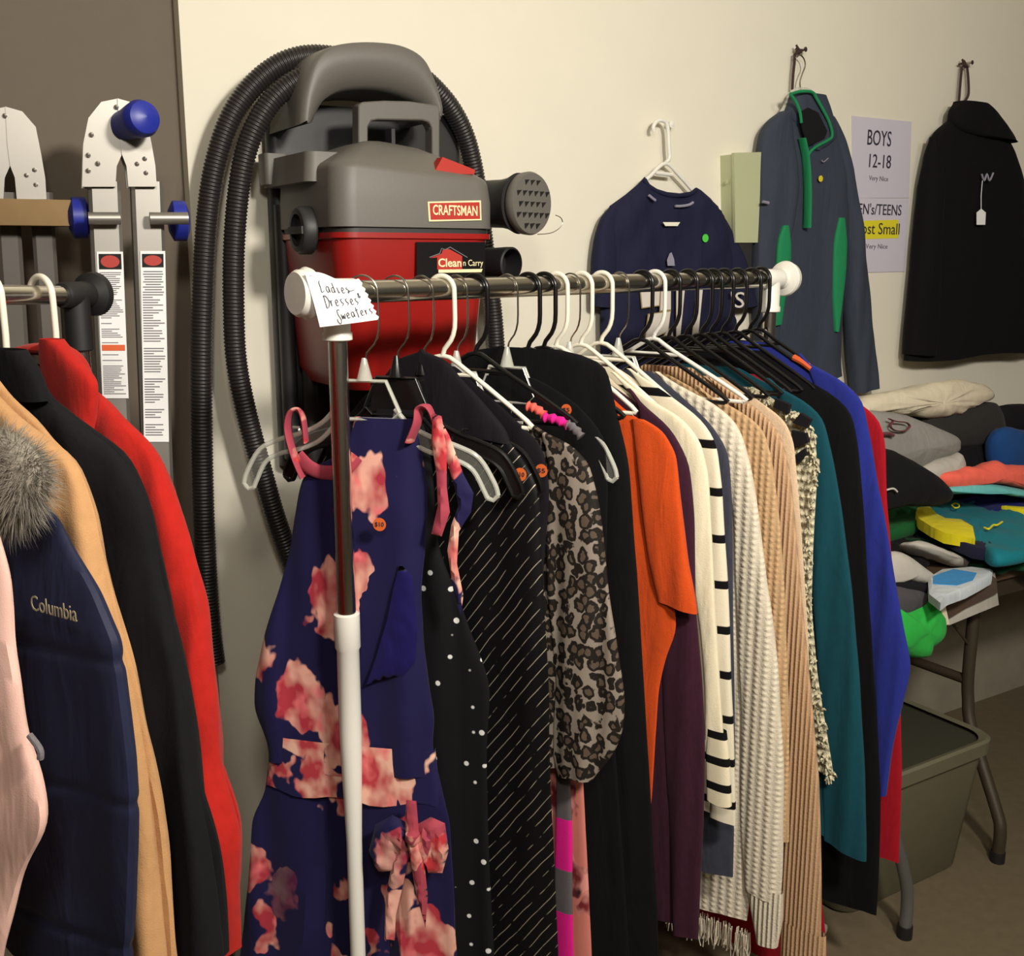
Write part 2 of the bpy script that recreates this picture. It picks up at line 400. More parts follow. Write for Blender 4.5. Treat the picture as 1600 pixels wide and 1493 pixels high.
# ------------------------------------------------------------------ mesh builder
class MB:
    def __init__(s):
        s.v = []; s.f = []

    def add(s, v, f):
        n = len(s.v); s.v += [tuple(p) for p in v]; s.f += [tuple(i + n for i in q) for q in f]; return s

    def loft(s, rings, cap0=False, cap1=False, closed=True):
        n = len(rings[0]); base = len(s.v)
        for r in rings: s.v += [tuple(p) for p in r]
        m = n if closed else n - 1
        for i in range(len(rings) - 1):
            for j in range(m):
                a = base + i * n + j; b = base + i * n + (j + 1) % n
                s.f.append((a, b, b + n, a + n))
        if cap0: s.f.append(tuple(base + j for j in reversed(range(n))))
        if cap1: s.f.append(tuple(base + (len(rings) - 1) * n + j for j in range(n)))
        return s

    def box(s, lo, hi):
        x0, y0, z0 = lo; x1, y1, z1 = hi
        return s.add([(x0, y0, z0), (x1, y0, z0), (x1, y1, z0), (x0, y1, z0), (x0, y0, z1), (x1, y0, z1), (x1, y1, z1), (x0, y1, z1)],
                     [(0, 3, 2, 1), (4, 5, 6, 7), (0, 1, 5, 4), (1, 2, 6, 5), (2, 3, 7, 6), (3, 0, 4, 7)])

    def tube(s, path, r, seg=10, caps=True, flat=None):
        """r: number or list; flat=(wide, thin) makes a ribbon cross-section with wide axis kept horizontal-ish"""
        P = [Vector(p) for p in path]; rings = []
        up = Vector((0, 0, 1)); prev = None
        for i, p in enumerate(P):
            d = (P[min(i + 1, len(P) - 1)] - P[max(i - 1, 0)]).normalized()
            if prev is None:
                ref = up if abs(d.z) < 0.9 else Vector((1, 0, 0))
                nrm = d.cross(ref).normalized()
            else:
                nrm = (prev - d * prev.dot(d))
                nrm = nrm.normalized() if nrm.length > 1e-6 else d.orthogonal().normalized()
            prev = nrm
            bi = d.cross(nrm)
            rr = r[i] if isinstance(r, (list, tuple)) else r
            fx, fy = (1, 1) if flat is None else flat
            rings.append([p + nrm * (math.cos(t) * rr * fx) + bi * (math.sin(t) * rr * fy)
                          for t in (2 * math.pi * k / seg for k in range(seg))])
        return s.loft(rings, caps, caps)

    def lathe(s, o, axis, prof, seg=28, cap=True):
        """prof: list of (r, h) along axis from o"""
        o = Vector(o); ax = Vector(axis).normalized(); n = ax.orthogonal().normalized(); b = ax.cross(n)
        rings = [[o + ax * h + n * (math.cos(t) * r) + b * (math.sin(t) * r) for t in (2 * math.pi * k / seg for k in range(seg))] for r, h in prof]
        return s.loft(rings, cap, cap)

    def prism(s, poly, y0, y1, bev=0.0):
        """polygon in local xz, extruded along y"""
        n = len(poly)
        cx = sum(p[0] for p in poly) / n; cz = sum(p[1] for p in poly) / n
        def ring(y, k): return [(cx + (x - cx) * k, y, cz + (z - cz) * k) for x, z in poly]
        if bev:
            return s.loft([ring(y0, 1 - bev), ring(y0 + (y1 - y0) * 0.12, 1), ring(y1 - (y1 - y0) * 0.12, 1), ring(y1, 1 - bev)], True, True)
        return s.loft([ring(y0, 1), ring(y1, 1)], True, True)

    def build(s, name, mat, parent=None, smooth=True, auto=40, weld=0):
        me = bpy.data.meshes.new(name); me.from_pydata(s.v, [], s.f); me.update()
        me.materials.append(mat)
        o = bpy.data.objects.new(name, me); COL.objects.link(o)
        if parent is not None: o.parent = parent
        import bmesh
        bm = bmesh.new(); bm.from_mesh(me)
        if weld: bmesh.ops.remove_doubles(bm, verts=bm.verts, dist=weld)
        bmesh.ops.recalc_face_normals(bm, faces=bm.faces)
        if smooth:
            lim = math.radians(auto)
            for f in bm.faces: f.smooth = True
            for e in bm.edges:
                if len(e.link_faces) == 2 and e.calc_face_angle(0) > lim: e.smooth = False
        bm.to_mesh(me); bm.free()
        return o


def smooth_path(pts, n=8):
    """Catmull-Rom through points"""
    P = [Vector(p) for p in pts]; out = []
    for i in range(len(P) - 1):
        p0 = P[max(i - 1, 0)]; p1 = P[i]; p2 = P[i + 1]; p3 = P[min(i + 2, len(P) - 1)]
        for k in range(n):
            t = k / n
            out.append(0.5 * ((2 * p1) + (p2 - p0) * t + (2 * p0 - 5 * p1 + 4 * p2 - p3) * t * t + (3 * p1 - p0 - 3 * p2 + p3) * t ** 3))
    out.append(P[-1]); return out


def resample(P, step_):
    L = [0.0]
    for i in range(1, len(P)): L.append(L[-1] + (P[i] - P[i - 1]).length)
    n = max(2, int(L[-1] / step_)); out = []; j = 0
    for k in range(n + 1):
        s = L[-1] * k / n
        while j < len(L) - 2 and L[j + 1] < s: j += 1
        t = (s - L[j]) / max(1e-9, L[j + 1] - L[j]); out.append(P[j].lerp(P[j + 1], min(1, t)))
    return out


def tag(o, label=None, cat=None, group=None, kind=None):
    if label: o['label'] = label
    if cat: o['category'] = cat
    if group: o['group'] = group
    if kind: o['kind'] = kind
    return o


def thing(name, label, cat, fr, group=None):
    o = bpy.data.objects.new(name, None); COL.objects.link(o)
    o.empty_display_size = 0.05
    o.location = fr.o; o.rotation_euler = (0, 0, fr.ang)
    return tag(o, label, cat, group)


def text(name, body, mat, parent, org, size, xdir=(1, 0, 0), ydir=(0, 0, 1), width=None, depth=0.0004, align='CENTER', shear=0.0, bold=0.0):
    """flat lettering lying in the plane spanned by xdir, ydir (local to parent), centred on org"""
    cu = bpy.data.curves.new(name, 'FONT'); cu.body = body; cu.size = size; cu.align_x = align; cu.align_y = 'CENTER'
    cu.extrude = depth; cu.resolution_u = 3; cu.shear = shear; cu.offset = bold
    tmp = bpy.data.objects.new(name + '_tmp', cu); COL.objects.link(tmp)
    dg = bpy.context.evaluated_depsgraph_get(); dg.update()
    me = bpy.data.meshes.new_from_object(tmp.evaluated_get(dg))
    COL.objects.unlink(tmp); bpy.data.objects.remove(tmp)
    xs = [v.co.x for v in me.vertices]
    w = max(xs) - min(xs) if xs else 1
    kx = width / w if width else 1.0
    X = Vector(xdir).normalized(); Y = Vector(ydir).normalized(); Z = X.cross(Y); org = Vector(org)
    for v in me.vertices:
        c = v.co.copy(); v.co = org + X * (c.x * kx) + Y * c.y + Z * c.z
    me.materials.clear(); me.materials.append(mat)
    o = bpy.data.objects.new(name, me); COL.objects.link(o); o.parent = parent
    return o


# ------------------------------------------------------------------ cloth lofts
def interp(pts, z):
    if z >= pts[0][1]: return pts[0][0]
    for (x0, z0), (x1, z1) in zip(pts, pts[1:]):
        if z0 >= z >= z1:
            t = (z0 - z) / max(1e-9, z0 - z1); return x0 + (x1 - x0) * t
    return pts[-1][0]


def mono(pts):
    out = [pts[0]]
    for p in pts[1:]:
        if p[1] < out[-1][1] - 1e-4: out.append(p)
    return out


SLIM = 1.0   # how tightly the garments are pressed together


def drape(R, L=None, th=0.016, amp=0.006, freq=70.0, seed=1, n=44, lev=64, yo=0.0, inset=0.0, top=None, hem=0.006, pw=0.75, mid0=0.0, topth=0.35, cap=False, wide=0.0, lowth=1.0):
    """a hanging cloth tube. R: right outline [(x,z)] going down; L: left outline, or None to mirror about mid0"""
    rnd = random.Random(seed)
    th *= SLIM; amp *= SLIM; yo *= SLIM if SLIM < 1 else 1
    R = mono(R)
    L = mono(L) if L else [(2 * mid0 - x, z) for x, z in R]
    z1 = (R[0][1] + L[0][1]) / 2
    z0 = (R[-1][1] + L[-1][1]) / 2
    zs = [z1 + (z0 - z1) * ((i / lev) ** 1.25) for i in range(lev + 1)]
    xr = [interp(R, z) - inset for z in zs]; xl = [interp(L, z) + inset for z in zs]
    for _ in range(3):
        for a in (xr, xl):
            b = a[:]
            for i in range(1, lev): a[i] = (b[i - 1] + 2 * b[i] + b[i + 1]) / 4
    p1, p2, p3 = (rnd.uniform(0, 6.28) for _ in range(3)); f2 = rnd.uniform(1.7, 2.5)
    rings = []
    for i, z in enumerate(zs):
        t = i / lev
        dz = z1 - z
        m = (xr[i] + xl[i]) / 2; hw = max(0.004, (xr[i] - xl[i]) / 2)
        tt = th * min(1.0, topth + (1 - topth) * dz / 0.14) * (1 + (lowth - 1) * t)
        ramp = min(1.0, 0.15 + dz / 0.35)
        ring = []
        for k in range(n):
            a = 2 * math.pi * k / n
            ca, sa = math.cos(a), math.sin(a)
            x = m + hw * math.copysign(abs(ca) ** pw, ca)
            e = 1 - abs(ca) ** 6
            f = amp * ramp * (math.sin(freq * x + p1 + 1.6 * z) + 0.55 * math.sin(freq * f2 * x + p2 - 2.2 * z)) * (0.35 + 0.65 * e)
            f += amp * 0.7 * noise.noise(Vector((x * 9, z * 5, seed * 3.7)))
            f += amp * 0.35 * noise.noise(Vector((x * 22, z * 16, seed * 1.3 + (5 if sa > 0 else 0))))
            y = yo + tt * math.copysign(abs(sa) ** 0.7, sa) + f
            zz = z + (hem * math.sin(freq * 0.5 * x + p3) * max(0, t - 0.9) * 10)
            x += amp * 0.5 * ramp * noise.noise(Vector((a * 1.3, z * 7, seed)))
            ring.append((x, y, zz))
        rings.append(ring)
    return MB().loft(rings, cap, False)


from mathutils.geometry import delaunay_2d_cdt


def puff(poly, th=0.02, y=0.0, r=0.03, seed=1, amp=0.004, step_=0.012, freq=9.0):
    """a filled soft panel with any outline: poly in local xz; bulges by th towards the viewer side and th*0.6 behind"""
    n = len(poly)
    xs = [p[0] for p in poly]; zs = [p[1] for p in poly]
    B = []
    for i in range(n):
        a, b = Vector(poly[i]), Vector(poly[(i + 1) % n]); m = max(1, int((b - a).length / step_))
        B += [a.lerp(b, k / m) for k in range(m)]
    nb = len(B)
    def inside(x, z):
        c = False
        for i in range(n):
            (x1, z1), (x2, z2) = poly[i], poly[(i + 1) % n]
            if (z1 > z) != (z2 > z) and x < (x2 - x1) * (z - z1) / (z2 - z1) + x1: c = not c
        return c
    def dist(x, z):
        d = 9.0
        for i in range(n):
            (x1, z1), (x2, z2) = poly[i], poly[(i + 1) % n]
            ux, uz = x2 - x1, z2 - z1; l = ux * ux + uz * uz + 1e-12
            t = max(0, min(1, ((x - x1) * ux + (z - z1) * uz) / l)); d = min(d, math.hypot(x - x1 - ux * t, z - z1 - uz * t))
        return d
    I = []
    x = min(xs)
    while x < max(xs):
        z = min(zs)
        while z < max(zs):
            if inside(x, z) and dist(x, z) > step_ * 0.45: I.append(Vector((x, z)))
            z += step_
        x += step_
    V, E, Fc, *_ = delaunay_2d_cdt(B + I, [(i, (i + 1) % nb) for i in range(nb)], [list(range(nb))], 1, 1e-6)
    fr_, bk = [], []
    for v in V:
        d = min(1.0, dist(v.x, v.y) / r); k = math.sqrt(max(0.0, 1 - (1 - d) ** 2))
        f = k * amp * (noise.noise(Vector((v.x * freq * 1.6, v.y * freq * 0.6, seed))) + 0.6 * noise.noise(Vector((v.x * freq * 4, v.y * freq * 2.2, seed + 3))))
        fr_.append((v.x, y - th * k + f, v.y)); bk.append((v.x, y + th * 0.6 * k + f * 0.5, v.y))
    m = MB(); m.v = fr_ + bk; N = len(V)
    m.f = [tuple(f) for f in Fc] + [tuple(i + N for i in reversed(f)) for f in Fc]
    # weld the two sides along the outline
    return m


# ------------------------------------------------------------------ room shell
def quad(name, pts, mat):
    o = MB().add(pts, [(0, 1, 2, 3)]).build(name, mat, smooth=False)
    o['kind'] = 'structure'; return o


def wp(t, n, z):  # wall frame to world
    v = WT * t + WN * n; return (v.x, v.y, z)


corner = on_wall(290, 200); T0 = corner.dot(WT)
# white wall: a thick slab whose left end is the outside corner
MB().box((0, 0, 0.0), (5.0, 0.2, 2.9)).build('wall_back', M['wall'], smooth=False)
wb = bpy.data.objects['wall_back']; wb.location = wp(T0, WC, 0); wb.rotation_euler = (0, 0, A32); wb['kind'] = 'structure'
# concrete footing strip at the base of the wall
o = MB().box((0.0, -0.012, 0.0), (5.9, 0.0, 0.50)).build('trim_1', M['concrete'], smooth=False)
o.location = wp(T0 + 0.9, WC, 0); o.rotation_euler = (0, 0, A32); o['kind'] = 'structure'
# taupe wall set a little back from the white one
MB().box((-3.0, 0, 0), (0.05, 0.1, 2.9)).build('wall_left', M['darkwall'], smooth=False)
wl = bpy.data.objects['wall_left']; wl.location = wp(T0, WC + 0.035, 0); wl.rotation_euler = (0, 0, A32); wl['kind'] = 'structure'
quad('ceiling', [(-4, -3, 2.9), (-4, 7, 2.9), (6, 7, 2.9), (6, -3, 2.9)], M['wall'])
quad('wall_front', [(-4, -3, 0), (6, -3, 0), (6, -3, 2.9), (-4, -3, 2.9)], M['wall'])
quad('floor', [(-4, -3, 0), (6, -3, 0), (6, 7, 0), (-4, 7, 0)], M['floor'])

# ------------------------------------------------------------------ main garment rack
RA = at(525, 457, 1.65); RB = at(1205, 435.5, 2.39)
RU = (RB - RA); RLEN = RU.length; RU = RU.normalized()
RANG = math.atan2(RU.y, RU.x)


def rail(px, A=RA, U=RU):
    k = (px - CX) / F
    def dep(P): return P.y * CT - (P.z - EYE) * ST
    # (A.x+s U.x) = k (dep(A)+ s (U.y CT - U.z ST))
    s = (k * dep(A) - A.x) / (U.x - k * (U.y * CT - U.z * ST))
    return A + U * s


rack = thing('garment_rack', 'chrome and white rolling clothes rack holding the dresses and sweaters', 'clothes rack', Fr((RA.x, RA.y, 0), RANG))
RFr = Fr((RA.x, RA.y, 0), RANG)


def rl(P): return RFr.loc(P)


MB().tube([rl(rail(500)), rl(rail(1212))], 0.0183, 28).build('rail', M['chrome'], rack)
for nm, P, dirn in (('near', RA, -1), ('far', RB, 1)):
    c = rl(P)
    # tee fitting on the rail with a round end cap
    tee = MB()
    tee.lathe(c + Vector((-0.035, 0, 0)), (1, 0, 0), [(0.019, 0), (0.022, 0.004), (0.022, 0.066), (0.019, 0.07)])
    tee.lathe(c + Vector((0, 0, -0.005)), (0, 0, -1), [(0.021, 0), (0.021, 0.055), (0.0235, 0.058), (0.0235, 0.068), (0.019, 0.070)])
    tee.build('tee_fitting', M['white_plastic'], rack)
    e = c + Vector((dirn * 0.035, 0, 0))
    MB().lathe(e, (dirn, 0, 0), [(0.021, 0), (0.0235, 0.006), (0.038, 0.012), (0.040, 0.018), (0.036, 0.024), (0.036, 0.032), (0.032, 0.038), (0.0, 0.0385)], 36).build('end_cap', M['white_plastic'], rack)
    # chrome telescopic post and white lower sleeve
    MB().tube([c + Vector((0, 0, -0.06)), Vector((c.x, c.y, 0.92))], 0.0155, 24).build('post', M['chrome'], rack)
    sl = MB()
    sl.lathe((c.x, c.y, 1.025), (0, 0, -1), [(0.016, 0), (0.0215, 0.002), (0.0215, 0.06), (0.019, 0.064), (0.019, 0.22), (0.0135, 0.42), (0.0135, 0.97)], 24)
    sl.build('post_sleeve', M['white_plastic'], rack)
    MB().tube([(c.x, c.y - 0.24, 0.03), (c.x, c.y + 0.24, 0.03)], 0.016, 12).build('base_foot', M['white_plastic'], rack)
    MB().lathe((c.x, c.y, 0.0), (0, 0, 1), [(0.02, 0), (0.02, 0.06)], 16).build('foot_socket', M['white_plastic'], rack)

# ------------------------------------------------------------------ hangers
def hook_path(r=0.0245, neck=-0.112, yo=0.0):
    p = [(-r * math.cos(0.35), yo, -r * math.sin(0.35))]
    for k in range(0, 13):
        a = math.pi - math.pi * k / 12
        p.append((r * math.cos(a), yo, r * math.sin(a)))
    p += [(r * 1.02, yo, -0.03), (r * 1.0, yo, -0.062), (r * 0.7, yo, -0.083), (r * 0.18, yo, -0.098), (0, yo, neck)]
    return p


def tube_hanger_mesh(half=0.205, arms_on=True):
    m = MB()
    hk = smooth_path(hook_path(), 2)
    m.tube(hk, 0.0042, 10)
    arms = [(-half, 0, -0.222), (-half * 0.98, 0, -0.212), (-0.05, 0, -0.135), (0, 0, -0.110), (0.05, 0, -0.135), (half * 0.98, 0, -0.212), (half, 0, -0.222)]
    m.tube(smooth_path(arms, 3), 0.0042, 10)
    m.tube([(-half, 0, -0.224), (half, 0, -0.224)], 0.0042, 10)
    m.tube([(-0.06, 0, -0.141), (0.06, 0, -0.141)], 0.0038, 8)
    return m


def flat_hanger(root, mat, half=0.215, solid=False, hr=0.022):
    """moulded shop hanger: wire hook, trapezoid yoke, arms that curve down at the tips"""
    MB().tube(smooth_path(hook_path(hr, -0.125), 2), 0.0017, 8).build('hook', M['wire'], root)
    b = MB()
    b.lathe((0, 0, -0.105), (0, 0, -1), [(0.004, 0), (0.006, 0.008), (0.013, 0.035), (0.013, 0.036)], 12)
    yoke = [(-0.045, 0, -0.205), (-0.058, 0, -0.192), (-0.036, 0, -0.142), (0.036, 0, -0.142), (0.058, 0, -0.192), (0.045, 0, -0.205), (-0.045, 0, -0.205)]
    b.tube(yoke, 0.0042, 8, flat=(1.5, 0.8))
    if solid: b.box((-0.048, -0.0015, -0.2), (0.048, 0.0015, -0.144))
    for s in (-1, 1):
        up = [(s * 0.05, 0, -0.186), (s * 0.075, 0, -0.212), (s * 0.11, 0, -0.230), (s * 0.155, 0, -0.244), (s * 0.19, 0, -0.262), (s * half, 0, -0.302), (s * (half + 0.006), 0, -0.322)]
        lo = [(s * 0.045, 0, -0.206), (s * 0.078, 0, -0.240), (s * 0.11, 0, -0.256), (s * 0.155, 0, -0.268), (s * 0.18, 0, -0.283), (s * (half - 0.018), 0, -0.314), (s * (half - 0.012), 0, -0.327)]
        b.tube(smooth_path(up, 4), 0.004, 8); b.tube(smooth_path(lo, 4), 0.004, 8)
        b.tube([up[-1], (s * (half - 0.002), 0, -0.330), lo[-1]], 0.004, 8)
        # thin web between the two ribs
        U, Lw = smooth_path(up, 4), smooth_path(lo, 4)
        wb_ = b if mat is not M['clear'] else MB()
        wb_.loft([[u + Vector((0, -0.001, 0)) for u in U], [l + Vector((0, -0.001, 0)) for l in Lw]], closed=False)
        if wb_ is not b: wb_.build('hanger_web', M['clear_web'], root)
        b.tube([(s * 0.115, 0, -0.232), (s * 0.118, 0, -0.222), (s * 0.128, 0, -0.222)], 0.003, 6)
    b.tube([(0.012, 0, -0.205), (0.012, 0, -0.232)], 0.005, 8)
    b.build('hanger_body', mat, root)


TUBES = {'white': tube_hanger_mesh(0.205), 'ivory': tube_hanger_mesh(0.165), 'black': tube_hanger_mesh(0.19), 'short': tube_hanger_mesh(0.15)}
_tube_cache = {}


def hanger(kind, px, ang, label, group=None, A=RA, U=RU, scale=1.0, dz=0.0):
    P = rail(px, A, U) + Vector((0, 0, dz))
    fr = Fr(P, math.radians(ang)); fr.yt = 0.004 if A is RA else -0.005
    if kind in TUBES:
        mat = {'white': M['white_plastic'], 'ivory': M['offwhite'], 'black': M['black_plastic'], 'short': M['black_plastic']}[kind]
        if kind not in _tube_cache:
            ob = TUBES[kind].build('tubular_hanger', mat); _tube_cache[kind] = ob
        else:
            ob = _tube_cache[kind].copy(); COL.objects.link(ob)
        P = P - Vector((0, 0, 0.0019)); ob.location = P; ob.rotation_euler = (0, 0, fr.ang)
        tag(ob, label, 'clothes hanger', group)
    else:
        ob = thing('shop_hanger', label, 'clothes hanger', fr, group)
        flat_hanger(ob, M['clear'] if kind == 'clear' else M['black_plastic'], solid=(kind == 'flatblack'), hr=0.0183 / math.cos(fr.ang - (math.atan2(U.y, U.x) - math.pi / 2)) + 0.0028)
    return fr, ob


def sticker(root, fr, px, py, y, txt='$10', r=0.011, mat='sticker'):
    c = fr.px(px, py, y)
    s = MB().lathe(c, (0, -1, 0), [(r, 0), (r, 0.0006), (0.0, 0.0007)], 24).build('price_sticker', M[mat], root)
    if txt: text('price_lettering', txt, M['ink'], s, c + Vector((0, -0.0012, 0)), r * 0.95, width=r * 1.35)
    return s


def garment(name, label, cat, fr):
    return thing(name, label, cat, fr)


# ============ right-hand rack, from the near end to the far end ============
B2 = [(1600, 0)]
# 1 floral halter dress on a clear hanger turned to face the aisle
fr, _ = hanger('clear', 566, -12, 'clear plastic hanger at the near end of the rack, carrying the floral dress')
d = garment('halter_dress', 'navy halter dress printed with pink flowers, hanging beside the near post', 'dress', fr)
R = fr.xz([(646, 652), (656, 680), (668, 755), (664, 850), (658, 930), (662, 1000), (672, 1080), (680, 1120), (676, 1165), (680, 1200)])
L = fr.xz([(556, 652), (545, 690), (528, 716), (482, 728), (470, 760), (455, 850), (438, 920), (418, 985), (402, 1050), (400, 1105), (425, 1165), (422, 1200)])
drape(R, L, 0.014, 0.006, 50, 11, lowth=1.3, topth=0.4).build('bodice', M['floral'], d)
R = fr.xz([(676, 1165), (694, 1240), (704, 1280), (708, 1340), (716, 1493), (722, 1640)])
L = fr.xz([(425, 1165), (416, 1235), (396, 1275), (390, 1380), (376, 1493), (366, 1640)])
drape(R, L, 0.012, 0.007, 62, 12, topth=0.9, lowth=1.2).build('skirt', M['floral'], d)
R = fr.xz([(680, 1155), (684, 1200), (692, 1240)]); L = fr.xz([(424, 1155), (421, 1200), (415, 1240)])
drape(R, L, 0.020, 0.003, 90, 13, topth=0.9, lev=10).build('waistband', M['floral_waist'], d)
# neck bands that loop over the arms of the hanger, and the tied tails
for pts, w, nm in (([(474, 745), (460, 712), (450, 672), (453, 645), (466, 640), (474, 655), (478, 690)], 0.012, 'halter_band'),
                   ([(466, 712), (484, 730), (506, 738), (535, 735), (556, 712)], 0.013, 'neck_band'),
                   ([(640, 690), (652, 660), (655, 640), (668, 635), (678, 655), (688, 685)], 0.013, 'halter_band')):
    P = smooth_path([fr.px(a, b, -0.016 - 0.004 * (i % 2)) for i, (a, b) in enumerate(pts)], 6)
    MB().tube(P, w, 12, flat=(1.0, 0.32) if nm != 'neck_band' else (0.32, 1.0)).build(nm, M['floral_trim'], d)
puff(fr.xz([(676, 645), (690, 650), (698, 700), (698, 760), (703, 800), (690, 838), (674, 834), (684, 790), (682, 740), (674, 690)], -0.030), 0.006, -0.030, 0.012, 41, 0.004, 0.006, 30).build('sash_tail', M['floral_trim'], d, weld=1e-5)
puff(fr.xz([(686, 652), (702, 680), (724, 740), (740, 770), (736, 800), (717, 830), (714, 880), (724, 930), (720, 962), (708, 920), (699, 860), (705, 820), (716, 790), (710, 760), (692, 700)], -0.026), 0.006, -0.026, 0.012, 42, 0.004, 0.006, 30).build('sash_tail', M['floral_waist'], d, weld=1e-5)
puff(fr.xz([(624, 880), (644, 900), (652, 985), (648, 1035), (630, 1056), (600, 1060), (572, 1070), (586, 1030), (604, 970), (614, 920)], -0.026), 0.004, -0.024, 0.02, 14, 0.003, 0.008, 20).build('armhole_lining', M['lining'], d, weld=1e-5)
# bow knotted at the waist: knot, two loops, two tails
puff(fr.xz([(640, 1290), (612, 1275), (585, 1290), (575, 1330), (590, 1362), (620, 1362), (642, 1325)], -0.05), 0.014, -0.045, 0.02, 31, 0.010, 0.007, 30).build('bow_loop', M['floral'], d, weld=1e-5)
puff(fr.xz([(650, 1290), (672, 1278), (694, 1288), (700, 1330), (690, 1366), (668, 1366), (652, 1325)], -0.05), 0.014, -0.045, 0.02, 32, 0.010, 0.007, 30).build('bow_loop', M['floral_trim'], d, weld=1e-5)
puff(fr.xz([(634, 1250), (650, 1252), (654, 1300), (662, 1345), (668, 1400), (664, 1450), (648, 1390), (640, 1340), (632, 1300)], -0.056), 0.008, -0.054, 0.012, 33, 0.006, 0.006, 30).build('bow_tail', M['floral_trim'], d, weld=1e-5)
puff(fr.xz([(628, 1310), (640, 1330), (630, 1380), (618, 1430), (616, 1470), (600, 1468), (602, 1400), (612, 1350)], -0.052), 0.008, -0.050, 0.012, 34, 0.006, 0.006, 30).build('bow_tail', M['floral'], d, weld=1e-5)
c = fr.px(645, 1308, -0.062); MB().lathe(c, (0, 0.1, -1), [(0.004, -0.012), (0.012, -0.008), (0.013, 0.004), (0.006, 0.014)], 14).build('bow_knot', M['floral_trim'], d)
sticker(d, fr, 593, 819, -0.042)

SLIM = 0.62
# 2 polka dot dress
fr, _ = hanger('flatblack', 617, -19, 'black moulded hanger with a wire hook, second hanger from the near end')
d = garment('polka_dot_dress', 'black dress with small white polka dots, just behind the floral dress', 'dress', fr)
R = fr.xz([(655, 640), (672, 690), (680, 760), (684, 850), (715, 930), (742, 1000), (768, 1062), (762, 1180), (764, 1300), (774, 1493), (780, 1640)])
drape(R, None, 0.018, 0.006, 70, 21, mid0=0.0).build('dress_body', M['dots'], d)
for s in (-1, 1):
    MB().tube([(s * 0.10, -0.006, -0.235), (s * 0.095, -0.012, -0.30), (s * 0.085, -0.012, -0.36)], 0.005, 8, flat=(1, 0.4)).build('strap', M['dots'], d)

# 3 black dress with silver diagonal stripes
fr, _ = hanger('flatblack', 658, -25, 'black moulded hanger with a wire hook, third hanger from the near end')
d = garment('striped_dress', 'black sleeveless dress with thin silver diagonal stripes and an orange price sticker', 'dress', fr)
R = fr.xz([(668, 552), (712, 582), (770, 650), (825, 722), (846, 765), (846, 850), (852, 950), (858, 1050), (861, 1200), (868, 1350), (874, 1493), (878, 1640)])
drape(R, None, 0.018, 0.006, 60, 31).build('dress_body', M['diag'], d)
R = fr.xz([(652, 545), (700, 562), (722, 592), (760, 632), (790, 668), (800, 690)])
drape(R, None, 0.027, 0.003, 60, 33, lev=30).build('sheer_yoke', M['black_sheer'], d)
sticker(d, fr, 813, 741, -0.026)

# 4 sheer black blouse on a white hanger
fr, _ = hanger('ivory', 690, -27, 'ivory plastic hanger nearest the handwritten sign, hooked among the wire hooks')
d = garment('sheer_blouse', 'sheer black blouse hanging between the striped dress and the leopard print top', 'blouse', fr)
R = fr.xz([(712, 572), (745, 600), (800, 648), (850, 695), (860, 760), (850, 900), (858, 1100), (860, 1300)])
drape(R, None, 0.014, 0.006, 60, 41).build('blouse_body', M['black_sheer'], d)
sticker(d, fr, 846, 735, -0.020, '$5')

# 5 leopard print top
fr, _ = hanger('clear', 712, -27, 'clear plastic hanger carrying the leopard print top, beside the ivory hook')
d = garment('leopard_top', 'loose leopard print top with wide flared sleeves, near the middle of the rack', 'blouse', fr)
R = fr.xz([(770, 640), (850, 672), (898, 692), (925, 722), (938, 775), (945, 830), (955, 930), (967, 1000), (976, 1060), (980, 1100), (974, 1150), (955, 1185), (930, 1212)])
drape(R, None, 0.015, 0.006, 60, 51, inset=0.02).build('top_body', M['leopard'], d)
L = fr.xz([(850, 672), (862, 720), (858, 850), (862, 930), (868, 1000), (874, 1060), (870, 1120), (868, 1185), (880, 1212)])
drape(R, L, 0.022, 0.007, 75, 52, yo=-0.012, pw=0.7).build('sleeve', M['leopard'], d)

# 6 multicoloured maxi dress with crochet straps
fr, _ = hanger('black', 742, -28, 'black plastic hanger carrying the coral maxi dress with crochet straps')
d = garment('maxi_dress', 'coral and pink patterned maxi dress with crochet straps, showing below the leopard print', 'dress', fr)
R = fr.xz([(835, 690), (880, 720), (890, 800), (900, 1000), (912, 1200), (918, 1300), (922, 1400), (926, 1493), (930, 1640)])
drape(R, None, 0.012, 0.005, 70, 61).build('dress_body', M['coral_floral'], d)
R = fr.xz([(885, 1000), (888, 1200), (892, 1300), (892, 1400), (894, 1493), (896, 1640)], -0.016)
L = fr.xz([(868, 1000), (868, 1200), (866, 1300), (864, 1400), (862, 1493), (860, 1640)], -0.016)
drape(R, L, 0.006, 0.002, 70, 62, yo=-0.016, topth=1).build('pink_panel', zstripe('pink_grey_panel', (224, 32, 138), (96, 90, 92), 0.19, 0.45, 0.0), d)
for (a, b), mm in ((((824, 634), (850, 648)), 'coral'), (((850, 652), (888, 664)), 'hot_pink'), (((886, 662), (908, 682)), 'grey_crochet')):
    P = smooth_path([fr.px(*a, -0.004), fr.px((a[0] + b[0]) / 2, (a[1] + b[1]) / 2 - 3, -0.004), fr.px(*b, -0.004)], 5)
    MB().tube(P, [0.0075 + 0.002 * math.sin(i * 2.1) for i in range(len(P))], 12).build('crochet_strap', M[mm], d)

